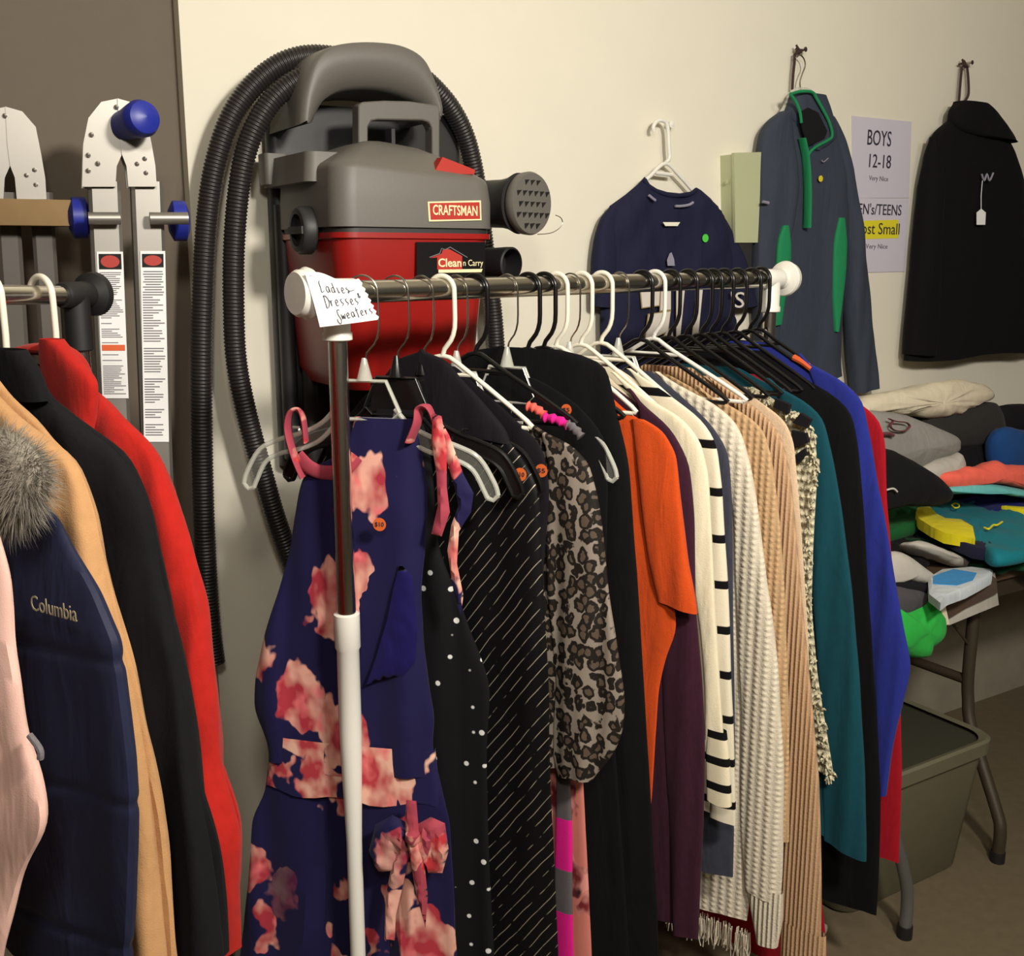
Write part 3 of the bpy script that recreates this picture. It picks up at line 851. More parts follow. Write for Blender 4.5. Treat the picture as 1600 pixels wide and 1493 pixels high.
# 7 plain black dress, 8 black draped tunic
fr, _ = hanger('clear', 792, -30, 'clear plastic hanger whose curved tip lies against the black tunic')
d = garment('plain_black_dress', 'plain black dress whose shoulder shows under a clear hanger tip, behind the leopard print', 'dress', fr)
R = fr.xz([(835, 590), (900, 625), (948, 680), (952, 760), (948, 900), (958, 1100), (972, 1300), (985, 1493), (990, 1640)])
drape(R, None, 0.014, 0.004, 60, 71).build('dress_body', M['black_jersey'], d)
sticker(d, fr, 885, 640, -0.022, '$5', 0.010)
fr, _ = hanger('black', 825, -31, 'black plastic hanger carrying the long black draped tunic')
d = garment('black_tunic', 'long black draped tunic with a square shoulder, left of the orange sweater', 'dress', fr)
R = fr.xz([(875, 546), (930, 556), (948, 566), (962, 625), (984, 720), (994, 850), (1004, 1000), (1012, 1150), (1020, 1300), (1028, 1420), (1036, 1640)])
drape(R, None, 0.018, 0.006, 55, 72, topth=0.8).build('tunic_body', M['black_jersey'], d)
fr, _ = hanger('short', 850, -33, 'black plastic hanger just left of the group of ivory hooks')
d = garment('black_camisole', 'black camisole tucked behind the long black tunic', 'blouse', fr)
R = fr.xz([(905, 590), (950, 625), (966, 690), (985, 800), (990, 950)])
drape(R, None, 0.008, 0.003, 55, 73).build('camisole_body', M['black_jersey'], d)

# 10 orange sweater
fr, _ = hanger('ivory', 869, -33, 'ivory plastic hanger, left one of the three ivory hooks side by side')
d = garment('orange_sweater', 'bright orange short-sleeved knit sweater', 'sweater', fr)
R = fr.xz([(930, 590), (975, 640), (1030, 672), (1045, 715), (1048, 800), (1050, 900), (1060, 985), (1044, 1018), (1030, 1075), (1026, 1150), (1021, 1240), (1018, 1262)])
drape(R, None, 0.016, 0.005, 60, 101).build('sweater_body', M['orange'], d)
R = fr.xz([(1000, 655), (1032, 673), (1053, 710), (1061, 790), (1073, 880), (1087, 952)], -0.014); L = fr.xz([(985, 655), (990, 700), (1000, 790), (1010, 870), (1027, 950)], -0.014)
drape(R, L, 0.020, 0.004, 60, 102, yo=-0.010, lev=40).build('sleeve', M['orange'], d)

# 11 plum sweater
fr, _ = hanger('clear', 891, -34, 'clear plastic hanger with a wire hook, right of the left ivory hook')
d = garment('plum_cardigan', 'long dark plum cardigan to the right of the orange sweater', 'sweater', fr)
R = fr.xz([(940, 585), (1000, 625), (1052, 668), (1080, 720), (1088, 800), (1090, 950), (1099, 1050), (1104, 1150), (1102, 1300), (1097, 1380), (1094, 1456)])
drape(R, None, 0.015, 0.004, 60, 111, inset=0.012).build('cardigan_body', M['maroon'], d)
L = fr.xz([(1000, 625), (1010, 700), (1030, 900), (1040, 1100), (1050, 1300), (1055, 1456)])
drape(R, L, 0.015, 0.004, 60, 112, yo=-0.008).build('sleeve', M['maroon'], d)

# 12 cream sweater with striped cuffs
fr, _ = hanger('ivory', 908, -35, 'ivory plastic hanger, middle one of the three ivory hooks side by side')
d = garment('cream_sweater', 'plain cream sweater with black bands at the cuff, left of the striped one', 'sweater', fr)
R = fr.xz([(960, 580), (1015, 622), (1070, 652), (1098, 688), (1110, 740), (1116, 850), (1120, 950), (1128, 1080), (1134, 1150)])
L = fr.xz([(960, 580), (1010, 640), (1056, 700), (1072, 780), (1084, 880), (1100, 1000), (1106, 1080), (1106, 1150)])
drape(R, None, 0.013, 0.003, 60, 121, inset=0.03).build('sweater_body', M['cream'], d)
drape(R, L, 0.014, 0.003, 60, 122, yo=-0.008).build('sleeve', M['cream'], d)
R = fr.xz([(1133, 1140), (1138, 1180), (1142, 1252)], -0.009); L = fr.xz([(1105, 1140), (1102, 1180), (1104, 1252)], -0.009)
drape(R, L, 0.016, 0.003, 90, 123, yo=-0.009, lev=16, topth=1).build('striped_cuff', M['cuff_stripe'], d)

# 13 cream and black striped top
fr, _ = hanger('ivory', 940, -36, 'ivory plastic hanger, right one of the three ivory hooks side by side')
d = garment('striped_sweater', 'cream knit top with black horizontal stripes, between cream and cable-knit sweaters', 'sweater', fr)
R = fr.xz([(985, 575), (1040, 610), (1100, 655), (1122, 690), (1131, 760), (1139, 900), (1144, 1050), (1149, 1150), (1151, 1282)])
L = fr.xz([(985, 575), (1030, 640), (1095, 700), (1105, 780), (1112, 900), (1118, 1050), (1122, 1150), (1112, 1282)])
drape(R, None, 0.012, 0.003, 60, 131, inset=0.03).build('top_body', M['stripe'], d)
drape(R, L, 0.013, 0.003, 60, 132, yo=-0.006).build('sleeve', M['stripe'], d)

# 14 slate cardigan
fr, _ = hanger('clear', 968, -36, 'clear plastic hanger with a wire hook, right of the three ivory hooks')
d = garment('slate_cardigan', 'slate grey cardigan, a narrow strip left of the cable-knit sweater', 'sweater', fr)
R = fr.xz([(1020, 580), (1070, 622), (1115, 664), (1140, 705), (1146, 790), (1148, 1000), (1150, 1200), (1147, 1372)])
drape(R, None, 0.012, 0.003, 60, 141).build('cardigan_body', M['slate'], d)

# 15 cream cable knit with fringed hem
fr, _ = hanger('black', 1003, -37, 'black plastic hanger carrying the cream cable-knit sweater')
d = garment('cable_knit_sweater', 'chunky cream cable-knit sweater with long ribbed sleeve and fringed hem', 'sweater', fr)
R = fr.xz([(1030, 580), (1062, 602), (1120, 628), (1156, 660), (1170, 705), (1182, 760), (1195, 860), (1210, 960), (1220, 1060), (1228, 1200), (1226, 1350), (1222, 1392)])
L = fr.xz([(1030, 580), (1058, 620), (1100, 660), (1140, 710), (1150, 800), (1155, 950), (1162, 1100), (1160, 1250), (1164, 1350), (1170, 1392)])
Rb = fr.xz([(1030, 582), (1062, 604), (1120, 632), (1148, 670), (1160, 760), (1165, 900), (1172, 1100), (1176, 1300), (1172, 1420), (1168, 1440)])
drape(Rb, None, 0.016, 0.003, 60, 151).build('sweater_body', M['cable'], d)
drape(R, L, 0.020, 0.003, 60, 152, yo=-0.010, pw=0.8).build('sleeve', M['cable'], d)
R = fr.xz([(1222, 1386), (1222, 1440), (1214, 1474)], -0.010); L = fr.xz([(1166, 1386), (1176, 1440), (1184, 1474)], -0.010)
drape(R, L, 0.019, 0.002, 60, 153, yo=-0.010, topth=1, lev=12).build('ribbed_cuff', M['cable_plain'], d)
rnd = random.Random(4); fm = MB()
xa = fr.px(1045, 1436).x; xb = fr.px(1172, 1436).x; zt = fr.px(1100, 1438).z
for i in range(150):
    x = xa + (xb - xa) * rnd.random(); y = rnd.uniform(-0.014, 0.012); l = rnd.uniform(0.03, 0.055)
    fm.tube([(x, y, zt + 0.012), (x + rnd.uniform(-.003, .003), y, zt - l * 0.5), (x + rnd.uniform(-.006, .006), y, zt - l)], 0.0012, 5)
tag(fm.build('fringe', M['cable_plain'], d), kind='stuff')

# 16 tan cable sweater
fr, _ = hanger('white', 1023, -38, 'white plastic hanger with a long bare arm among the black hangers')
d = garment('tan_cable_sweater', 'tan cable-knit sweater directly right of the cream cable-knit', 'sweater', fr)
R = fr.xz([(1050, 585), (1105, 615), (1160, 640), (1196, 668), (1210, 720), (1220, 800), (1228, 900), (1235, 1100), (1236, 1300)])
drape(R, None, 0.014, 0.003, 60, 161, inset=0.008).build('sweater_body', M['tan_cable'], d)
L = fr.xz([(1105, 615), (1140, 680), (1160, 800), (1170, 1000), (1180, 1200), (1185, 1300)])
drape(R, L, 0.015, 0.003, 60, 162, yo=-0.008).build('sleeve', M['tan_cable'], d)

# 17 tan ribbed cardigan
fr, _ = hanger('black', 1047, -40, 'black plastic hanger just right of the bare white hanger')
d = garment('ribbed_cardigan', 'long tan ribbed cardigan with a turned-up cuff, its sleeve reaching the lower edge', 'sweater', fr)
R = fr.xz([(1095, 575), (1150, 615), (1200, 645), (1226, 685), (1238, 740), (1248, 850), (1260, 980), (1272, 1100), (1283, 1220), (1286, 1350), (1286, 1455)])
L = fr.xz([(1095, 575), (1150, 630), (1180, 690), (1200, 800), (1212, 980), (1222, 1100), (1228, 1220), (1224, 1350), (1222, 1455)])
drape(R, None, 0.014, 0.003, 60, 171, inset=0.02).build('cardigan_body', M['tan_rib'], d)
drape(R, L, 0.017, 0.002, 60, 172, yo=-0.008, pw=0.8).build('sleeve', M['tan_rib'], d)
R = fr.xz([(1289, 1448), (1290, 1560), (1290, 1640)], -0.008); L = fr.xz([(1220, 1448), (1218, 1560), (1216, 1640)], -0.008)
drape(R, L, 0.021, 0.002, 60, 173, yo=-0.008, topth=1, lev=14).build('turned_cuff', M['tan_rib'], d)

# 18 beige boucle
fr, _ = hanger('black', 1074, -41, 'second black plastic hanger right of the bare white hanger')
d = garment('beige_sweater', 'fuzzy beige sweater between the tan ribbed cardigan and the ivory fringed top', 'sweater', fr)
R = fr.xz([(1140, 590), (1190, 628), (1228, 655), (1242, 690), (1250, 780), (1258, 900), (1264, 1000), (1270, 1150)])
drape(R, None, 0.013, 0.003, 60, 181).build('sweater_body', M['beige'], d)

# 19 ivory crochet top with black pattern and shaggy edge
fr, _ = hanger('black', 1098, -42, 'third black plastic hanger right of the bare white hanger')
d = garment('crochet_top', 'ivory crochet top with a shaggy edge and a black pattern on its shoulder', 'sweater', fr)
R = fr.xz([(1180, 605), (1225, 633), (1260, 655), (1276, 688), (1278, 740), (1272, 850), (1270, 950), (1278, 1050), (1290, 1120), (1300, 1180), (1306, 1212)])
drape(R, None, 0.014, 0.004, 60, 191, hem=0.015).build('top_body', M['crochet'], d)
sh = MB(); rnd = random.Random(8)
edge = smooth_path([Vector((x, -0.012, z)) for x, z in R], 10)
for p in edge:
    for _ in range(3):
        q = p + Vector((rnd.uniform(-0.012, 0.002), rnd.uniform(-0.008, 0.012), rnd.uniform(-0.004, 0.004)))
        dd = Vector((rnd.uniform(-0.006, 0.008), rnd.uniform(-0.008, 0.004), rnd.uniform(-0.014, 0.004)))
        sh.tube([q, q + dd * 0.6, q + dd + Vector((0.001, 0, -0.003))], [0.003, 0.0026, 0.0012], 6)
tag(sh.build('shaggy_edge', M['crochet'], d), kind='stuff')
for pts in (((1213, 622), (1235, 632), (1232, 646), (1210, 636)), ((1252, 645), (1268, 655), (1262, 668), (1240, 660)), ((1238, 672), (1260, 676), (1264, 690), (1240, 700)), ((1242, 712), (1258, 700), (1262, 710), (1246, 724))):
    MB().prism(fr.xz(pts, -0.022), -0.027, -0.016).build('black_patch', M['t_black'], d)

# 20 teal, 21 dark red dress, 22 black cardigan, 23 royal blue, 24 crimson
fr, _ = hanger('black', 1113, -42, 'fourth black plastic hanger right of the bare white hanger')
d = garment('teal_sweater', 'teal sweater in front of the black cardigan and the royal blue jacket', 'sweater', fr)
R = fr.xz([(1165, 575), (1215, 603), (1262, 625), (1290, 652), (1304, 712), (1319, 800), (1334, 920), (1346, 1050), (1354, 1200), (1357, 1326)])
drape(R, None, 0.012, 0.003, 60, 201, inset=0.015).build('sweater_body', M['teal'], d)
L = fr.xz([(1215, 603), (1240, 680), (1260, 800), (1275, 950), (1285, 1100), (1290, 1326)])
drape(R, L, 0.015, 0.004, 70, 202, yo=-0.008).build('sleeve', M['teal'], d)
fr, _ = hanger('black', 1131, -42, 'fifth black plastic hanger right of the bare white hanger')
d = garment('dark_red_dress', 'long dark red dress, only its hem showing below the teal sweater', 'dress', fr)
R = fr.xz([(1190, 585), (1240, 620), (1262, 660), (1258, 800), (1262, 1000), (1270, 1200), (1284, 1400), (1294, 1480), (1294, 1640)])
drape(R, None, 0.010, 0.003, 60, 211).build('dress_body', M['crimson'], d)
fr, _ = hanger('black', 1152, -43, 'sixth black plastic hanger right of the bare white hanger')
d = garment('black_cardigan', 'long black cardigan between the teal sweater and the royal blue jacket', 'sweater', fr)
R = fr.xz([(1195, 548), (1245, 586), (1300, 612), (1332, 640), (1343, 700), (1351, 800), (1360, 950), (1371, 1100), (1378, 1250), (1376, 1350), (1370, 1432)])
drape(R, None, 0.013, 0.004, 60, 221).build('cardigan_body', M['black_jersey'], d)
fr, _ = hanger('black', 1174, -43, 'black plastic hanger carrying the blue jacket, last but one on the rail')
d = garment('blue_jacket', 'royal blue fleece jacket at the far end of the rack', 'jacket', fr)
R = fr.xz([(1215, 536), (1262, 566), (1318, 593), (1350, 622), (1361, 680), (1372, 745), (1392, 850), (1411, 960), (1426, 1040), (1414, 1095), (1398, 1160), (1388, 1236)])
drape(R, None, 0.012, 0.004, 60, 231, inset=0.02).build('jacket_body', M['royal'], d)
L = fr.xz([(1262, 566), (1290, 640), (1320, 745), (1345, 850), (1355, 960), (1362, 1040), (1368, 1095), (1374, 1160), (1372, 1236)])
drape(R, L, 0.016, 0.005, 60, 232, yo=-0.006).build('sleeve', M['royal'], d)
P = smooth_path([fr.px(1240, 558, -0.004), fr.px(1255, 566, -0.004), fr.px(1268, 576, -0.004)], 4)
MB().tube(P, 0.007, 8).build('collar_badge', M['label_orange'], d)
fr = Fr(rail(1188), math.radians(-44)); fr.yt = 0.006
ob = _tube_cache['black'].copy(); COL.objects.link(ob); ob.location = fr.o; ob.rotation_euler = (0, 0, fr.ang)
tag(ob, 'black plastic hanger touching the white end fitting, behind the blue jacket', 'clothes hanger')
d = garment('crimson_sweater', 'crimson knit sweater behind the royal blue jacket at the far end', 'sweater', fr)
R = fr.xz([(1240, 570), (1285, 596), (1335, 622), (1374, 648), (1386, 690), (1388, 780), (1398, 900), (1409, 1050), (1411, 1200), (1406, 1350)])
drape(R, None, 0.013, 0.004, 60, 241).build('sweater_body', M['crimson'], d)

SLIM = 1.0
# ------------------------------------------------------------------ paper sign on the rack
sf = Fr(RA, RANG - math.radians(14))
sg = thing('rack_sign', 'white paper sign taped over the near end of the rail, handwritten in ink', 'sign', sf)
tl, tr, br_, bl = (sf.px(a, b, -0.058) for a, b in ((480, 427), (566, 438), (592, 499), (500, 511)))
rows = 14; cols = 26; vs = []; fs = []
for j in range(rows + 1):
    for i in range(cols + 1):
        u, v = i / cols, j / rows
        p = tl.lerp(tr, u).lerp(bl.lerp(br_, u), v)
        if j == 0: p.z += 0.004 * math.sin(u * 7)
        p.y += 0.012 * (1 - v) ** 2 - 0.004 * math.sin(u * 3)
        if i == cols: p.x += 0.0018 * (1 if j % 2 else -1)
        vs.append(p)
for j in range(rows):
    for i in range(cols):
        a = j * (cols + 1) + i; fs.append((a, a + 1, a + cols + 2, a + cols + 1))
n0 = len(vs); vs2 = vs + [p + Vector((0, 0.0012, 0)) for p in vs]
fs2 = fs + [tuple(n0 + k for k in reversed(f)) for f in fs]
MB().add(vs2, fs2).build('paper', M['paper'], sg, auto=60)
# folded-over back flap that hangs the card on the rail
MB().tube([tl.lerp(tr, 0.08) + Vector((0, 0.012, -0.002)), tl.lerp(tr, 0.2) + Vector((0, 0.012, -0.002))], 0.003, 8).build('tape', M['lilac_paper'], sg)


def uv(u, v):
    p = tl.lerp(tr, u).lerp(bl.lerp(br_, u), v)
    p.y += 0.012 * (1 - v) ** 2 - 0.004 * math.sin(u * 3) - 0.0012
    return p


GL = {  # pen strokes on a unit cell, y down
    'L': [[(0.35, -0.1), (0.1, 0.1), (0.12, 0.5), (0.1, 1.0), (0.6, 0.85)]],
    'a': [[(0.7, 0.45), (0.3, 0.45), (0.15, 0.75), (0.35, 1.0), (0.65, 0.75), (0.7, 0.45), (0.75, 1.0)]],
    'd': [[(0.65, 0.5), (0.25, 0.55), (0.2, 0.95), (0.6, 0.9), (0.7, 0.5), (0.7, 0.0), (0.75, 1.0)]],
    'i': [[(0.4, 0.45), (0.42, 1.0), (0.6, 0.9)]],
    'e': [[(0.15, 0.75), (0.65, 0.65), (0.5, 0.42), (0.2, 0.6), (0.3, 1.0), (0.75, 0.9)]],
    's': [[(0.65, 0.4), (0.3, 0.45), (0.4, 0.7), (0.65, 0.85), (0.3, 1.05)]],
    'Z': [[(0.6, 0.35), (0.25, 0.5), (0.7, 0.75), (0.4, 1.0), (0.45, 0.8), (1.0, 0.75), (1.9, 0.6)]],
    'D': [[(0.3, 0.0), (0.25, 0.6), (0.25, 1.1)], [(0.1, 0.1), (0.6, 0.05), (1.0, 0.5), (0.7, 1.0), (0.2, 1.15)]],
    'r': [[(0.25, 0.45), (0.3, 1.0), (0.35, 0.6), (0.7, 0.45)]],
    '&': [[(0.7, 0.7), (0.35, 0.2), (0.55, 0.0), (0.55, 0.25), (0.25, 0.6), (0.5, 0.8), (0.75, 0.45)]],
    'S': [[(1.0, 0.0), (0.5, 0.0), (0.5, 0.5), (0.8, 1.0), (0.5, 1.4), (0.1, 1.2), (0.05, 0.9)]],
    'w': [[(0.05, 0.5), (0.2, 1.0), (0.4, 0.6), (0.6, 1.0), (0.85, 0.45)]],
    't': [[(0.45, 0.0), (0.45, 1.15)], [(0.15, 0.35), (0.8, 0.25)]],
}
ink = MB()
for word, u0, v0, du, dv, slope in (('LadieZ', 0.18, 0.13, 0.088, 0.21, 0.0), ('Dresses', 0.17, 0.40, 0.088, 0.22, -0.05), ('&', 0.78, 0.33, 0.09, 0.14, 0), ('Sweaters', 0.30, 0.70, 0.083, 0.20, -0.10)):
    for i, ch in enumerate(word):
        for st in GL[ch]:
            pts = [uv(u0 + (i + x) * du, v0 + y * dv + slope * i * du * 1.2) for x, y in st]
            P = smooth_path(pts, 4) if len(pts) > 2 else pts
            ink.tube(P, 0.0005, 5)
ink.build('handwriting', M['ink'], sg)

# ------------------------------------------------------------------ left rack and coats
LA = at(150, 459, 1.50); LB0 = at(-420, 459, 0.98)
LU = (LA - LB0).normalized(); LANG = math.atan2(LU.y, LU.x)
lf = Fr((LA.x, LA.y, 0), LANG)
lr = thing('coat_rack', 'metal coat rack with a black end fitting, holding the coats at left', 'clothes rack', lf)
def ll(P): return lf.loc(P)
e = ll(LA)
MB().tube([e + Vector((-0.80, 0, -0.8 * LU.z / Vector((LU.x, LU.y)).length)), e + Vector((-0.05, 0, 0))], 0.0125, 20).build('rail', M['chrome'], lr)
b = MB()
b.lathe(e + Vector((-0.075, 0, 0)), (1, 0, 0), [(0.016, 0), (0.018, 0.004), (0.018, 0.055), (0.030, 0.062), (0.031, 0.072), (0.026, 0.078), (0, 0.079)], 32)
b.lathe(e + Vector((-0.045, 0, 0)), (0, 0, -1), [(0.018, 0), (0.018, 0.075), (0.016, 0.077)], 20)
b.build('end_fitting', M['dull_black'], lr)
MB().tube([e + Vector((-0.045, 0, -0.06)), (e.x - 0.045, e.y, 0.02)], 0.0125, 16).build('post', M['chrome'], lr)
MB().tube([(e.x - 0.045, e.y - 0.25, 0.018), (e.x - 0.045, e.y + 0.25, 0.018)], 0.016, 12).build('base_foot', M['dull_black'], lr)


def lhang(px, ang, label, kind='ivory'):
    return hanger(kind, px, ang, label, None, LA, LU)


fr, _ = lhang(64, -33, 'thick ivory plastic hanger carrying the red coat on the left rack')
d = garment('red_coat', 'bright red wool coat with a wide collar, rightmost on the left rack', 'coat', fr)
R = fr.xz([(112, 575), (150, 612), (200, 650), (240, 700), (272, 770), (298, 850), (320, 930), (336, 1010), (349, 1100), (352, 1180), (368, 1240), (384, 1300), (383, 1400), (378, 1462)])
L = fr.xz([(90, 575), (120, 650), (150, 720), (180, 790), (205, 860), (232, 940), (255, 1020), (270, 1100), (285, 1180), (298, 1240), (310, 1300), (318, 1400), (322, 1462)])
drape(R, None, 0.020, 0.009, 40, 301, inset=0.02).build('coat_body', M['red_wool'], d)
drape(R, L, 0.026, 0.011, 38, 302, yo=-0.012, pw=0.85).build('sleeve', M['red_wool'], d)
# turned collar: a band that rises round the neck and folds down
cr = [(10, 545), (40, 530), (92, 530), (120, 556), (153, 592), (150, 640), (144, 672)]
P = smooth_path([fr.px(a, b_, -0.022 + 0.004 * i) for i, (a, b_) in enumerate([(20, 552), (55, 545), (95, 550), (118, 580), (125, 630)])], 6)
MB().tube(P, [0.014 + 0.014 * i / len(P) for i in range(len(P))], 14, flat=(1.0, 0.45)).build('collar', M['red_wool'], d)
R = fr.xz([(92, 529), (118, 556), (152, 594), (152, 630), (145, 672)], -0.03); L = fr.xz([(70, 529), (66, 556), (72, 594), (82, 622), (140, 672)], -0.03)
drape(R, L, 0.012, 0.003, 40, 303, yo=-0.032, topth=1, lev=24).build('lapel', M['red_wool'], d)

fr, _ = lhang(-16, -33, 'ivory plastic hanger at the frame edge carrying the black coat')
d = garment('black_coat', 'long black wool coat hanging between the camel coat and the red coat', 'coat', fr)
R = fr.xz([(38, 552), (60, 584), (72, 617), (144, 671), (191, 708), (214, 748), (234, 801), (251, 902), (271, 996), (291, 1095), (309, 1205), (331, 1314), (349, 1459), (352, 1500)])
drape(R, None, 0.020, 0.009, 40, 311, inset=0.0).build('coat_body', M['black_wool'], d)
L = fr.xz([(38, 560), (50, 640), (70, 720), (100, 801), (130, 902), (160, 996), (190, 1095), (215, 1205), (240, 1314), (262, 1500)])
drape(R, L, 0.024, 0.008, 38, 312, yo=-0.010, pw=0.85).build('sleeve', M['black_wool'], d)
R = fr.xz([(32, 545), (52, 572), (64, 600), (70, 618)], -0.028); L = fr.xz([(-10, 545), (-14, 572), (-10, 600), (20, 618)], -0.028)
drape(R, L, 0.013, 0.003, 40, 313, yo=-0.028, topth=1, lev=16).build('collar', M['black_wool'], d)

fr, _ = lhang(-94, -33, 'ivory plastic hanger beyond the frame edge carrying the camel coat', 'black')
d = garment('camel_coat', 'camel tan wool coat between the navy parka and the black coat', 'coat', fr)
R = fr.xz([(-20, 590), (0, 617), (60, 674), (117, 721), (127, 755), (144, 801), (164, 885), (188, 996), (204, 1059), (225, 1168), (247, 1295), (267, 1488), (272, 1560)])
drape(R, None, 0.020, 0.009, 40, 321).build('coat_body', M['camel'], d)
L = fr.xz([(-30, 600), (0, 700), (30, 801), (60, 885), (90, 996), (110, 1059), (130, 1168), (150, 1295), (170, 1560)])
drape(R, L, 0.024, 0.010, 38, 322, yo=-0.010, pw=0.85).build('sleeve', M['camel'], d)

fr, _ = lhang(-200, -33, 'black plastic hanger beyond the frame edge carrying the navy parka', 'black')
d = garment('navy_parka', 'quilted navy parka with a grey fur hood trim and an embroidered name', 'coat', fr)
R = fr.xz([(20, 740), (60, 788), (80, 811), (107, 865), (144, 929), (178, 1004), (189, 1095), (202, 1186), (207, 1252), (204, 1368), (198, 1488), (196, 1560)])
bd = drape(R, None, 0.024, 0.004, 30, 331, lev=150)
# quilted seams: pinch the tube at each baffle
seams = [fr.px(150, y).z for y in (1022, 1230, 1450)]
bd.v = [((x * (1 - 0.006 * q)), y * (1 - 0.12 * q), z) for (x, y, z) in bd.v for q in (sum(math.exp(-((z - s_) / 0.006) ** 2) for s_ in seams),)]
bd.build('parka_body', M['navy_nylon'], d)
text('embroidered_lettering', 'Columbia', M['thread'], d, fr.px(83, 951, -0.031), 0.022, (1, 0, 0.02), (0, 0, 1), width=fr.px(118, 951, -0.034).x - fr.px(48, 951, -0.034).x, depth=0.0002)
fur = MB(); rnd = random.Random(5)
cpt = [fr.px(a, b_, -0.045) for a, b_ in ((-60, 715), (-20, 700), (20, 715), (40, 745), (30, 775), (0, 790))]
cp = smooth_path(cpt, 10)
fur.tube(cp, 0.020, 10)
for i in range(15000):
    p = cp[rnd.randrange(len(cp))]
    dr = Vector((rnd.gauss(0, 1), rnd.gauss(0, 1) - 0.3, rnd.gauss(0, 1))).normalized()
    q = p + dr * 0.016; l = rnd.uniform(0.010, 0.024)
    tip = q + dr * l + Vector((rnd.uniform(-.01, .008), 0, rnd.uniform(-.016, .004)))
    s_ = dr.cross(Vector((rnd.random(), rnd.random(), rnd.random()))).normalized() * 0.00045
    n0 = len(fur.v); fur.v += [tuple(q - s_), tuple(q + s_), tuple(tip)]; fur.f.append((n0, n0 + 1, n0 + 2))
fur.build('fur_trim', M['fur'], d)

fr, _ = lhang(-370, -30, 'black plastic hanger beyond the frame edge carrying the pink coat', 'black')
fr.yt = 0.004
d = garment('pink_coat', 'pale pink coat at the far left edge, nearest on the left rack', 'coat', fr)
R = fr.xz([(-60, 700), (-20, 770), (0, 832), (20, 902), (25, 999), (36, 1059), (47, 1154), (62, 1200), (78, 1274), (74, 1300), (44, 1352), (11, 1492), (0, 1560)])
drape(R, None, 0.018, 0.006, 30, 341).build('coat_body', M['pink'], d)
P = smooth_path([fr.px(46, 1148, -0.005), fr.px(62, 1170, -0.005), fr.px(63, 1185, -0.005)], 5)
MB().tube(P, 0.003, 8).build('cuff_strap', M['grey_crochet'], d)

# ------------------------------------------------------------------ aluminium articulated ladder by the taupe wall
ladf = Fr(on_wall(190, 300, 0.24), A32 - math.radians(9))
lad = thing('folding_ladder', 'aluminium folding ladder with blue knobs and warning labels, by the taupe wall', 'ladder', Fr((ladf.o.x, ladf.o.y, 0), ladf.ang))
LF = Fr((ladf.o.x, ladf.o.y, 0), ladf.ang)


def stile(pxc_top, pyt, pxc_bot, pyb, w, y0, y1, name='stile', mat='alu'):
    a = LF.px(pxc_top, pyt, y0); b_ = LF.px(pxc_bot, pyb, y0)
    dirx = (b_.x - a.x) / (a.z - b_.z); zb = 0.0; xb = a.x + dirx * (a.z - zb)
    m = MB(); h = w / 2; c = 0.006
    def ring(x, z): return [(x - h, y0 + c, z), (x - h + c, y0, z), (x + h - c, y0, z), (x + h, y0 + c, z), (x + h, y1 - c, z), (x + h - c, y1, z), (x - h + c, y1, z), (x - h, y1 - c, z)]
    m.loft([ring(a.x, a.z), ring(xb, zb)], True, True)
    m.build(name, M[mat], lad); return a


sw = (LF.px(188, 320).x - LF.px(135, 320).x)
stile(163, 283, 178, 620, sw * 0.96, 0.0, 0.055)
stile(230, 283, 243, 620, sw * 0.96, 0.0, 0.055)
stile(10, 300, 30, 600, sw * 0.7, 0.10, 0.15, mat='ladder_shaded')
stile(64, 300, 84, 600, sw * 0.7, 0.10, 0.15, mat='ladder_shaded')


def hinge(cx, cy, k, y):
    hg = MB()
    pts = [(cx - 60 * k, cy + 92 * k), (cx - 58 * k, cy + 25 * k), (cx - 50 * k, cy - 15 * k), (cx - 30 * k, cy - 40 * k), (cx - 5 * k, cy - 45 * k), (cx + 20 * k, cy - 38 * k), (cx + 40 * k, cy - 15 * k), (cx + 48 * k, cy + 25 * k), (cx + 54 * k, cy + 60 * k), (cx + 56 * k, cy + 92 * k), (cx + 12 * k, cy + 92 * k), (cx + 9 * k, cy + 60 * k), (cx + 2 * k, cy + 42 * k), (cx - 6 * k, cy + 60 * k), (cx - 8 * k, cy + 92 * k)]
    # outer plate built from two halves so the slot between them stays open
    Lh = [pts[i] for i in (0, 1, 2, 3, 4)] + [(cx - 2 * k, cy + 10 * k), pts[12], pts[13], pts[14]]
    Rh = [pts[4], pts[5], pts[6], pts[7], pts[8], pts[9], pts[10], pts[11], pts[12], (cx - 2 * k, cy + 10 * k)]
    for poly, dy in ((Lh, 0.0), (Rh, -0.003)):
        hg.prism(LF.xz(poly, y), y + dy - 0.008, y + dy)
        hg.prism(LF.xz(poly, y), y + 0.04, y + 0.05)
    o = hg.build('hinge_plate', M['alu'], lad, auto=30)
    for a, b_ in ((-45, 10), (-50, 42), (-35, 55), (-50, 66), (38, 48), (26, 56), (40, 70), (-6, -33)):
        MB().lathe(LF.px(cx + a * k, cy + b_ * k, y - 0.011), (0, -1, 0), [(0.0042, 0), (0.0038, 0.0018), (0.0, 0.0035)], 10).build('rivet', M['rivet'], o)


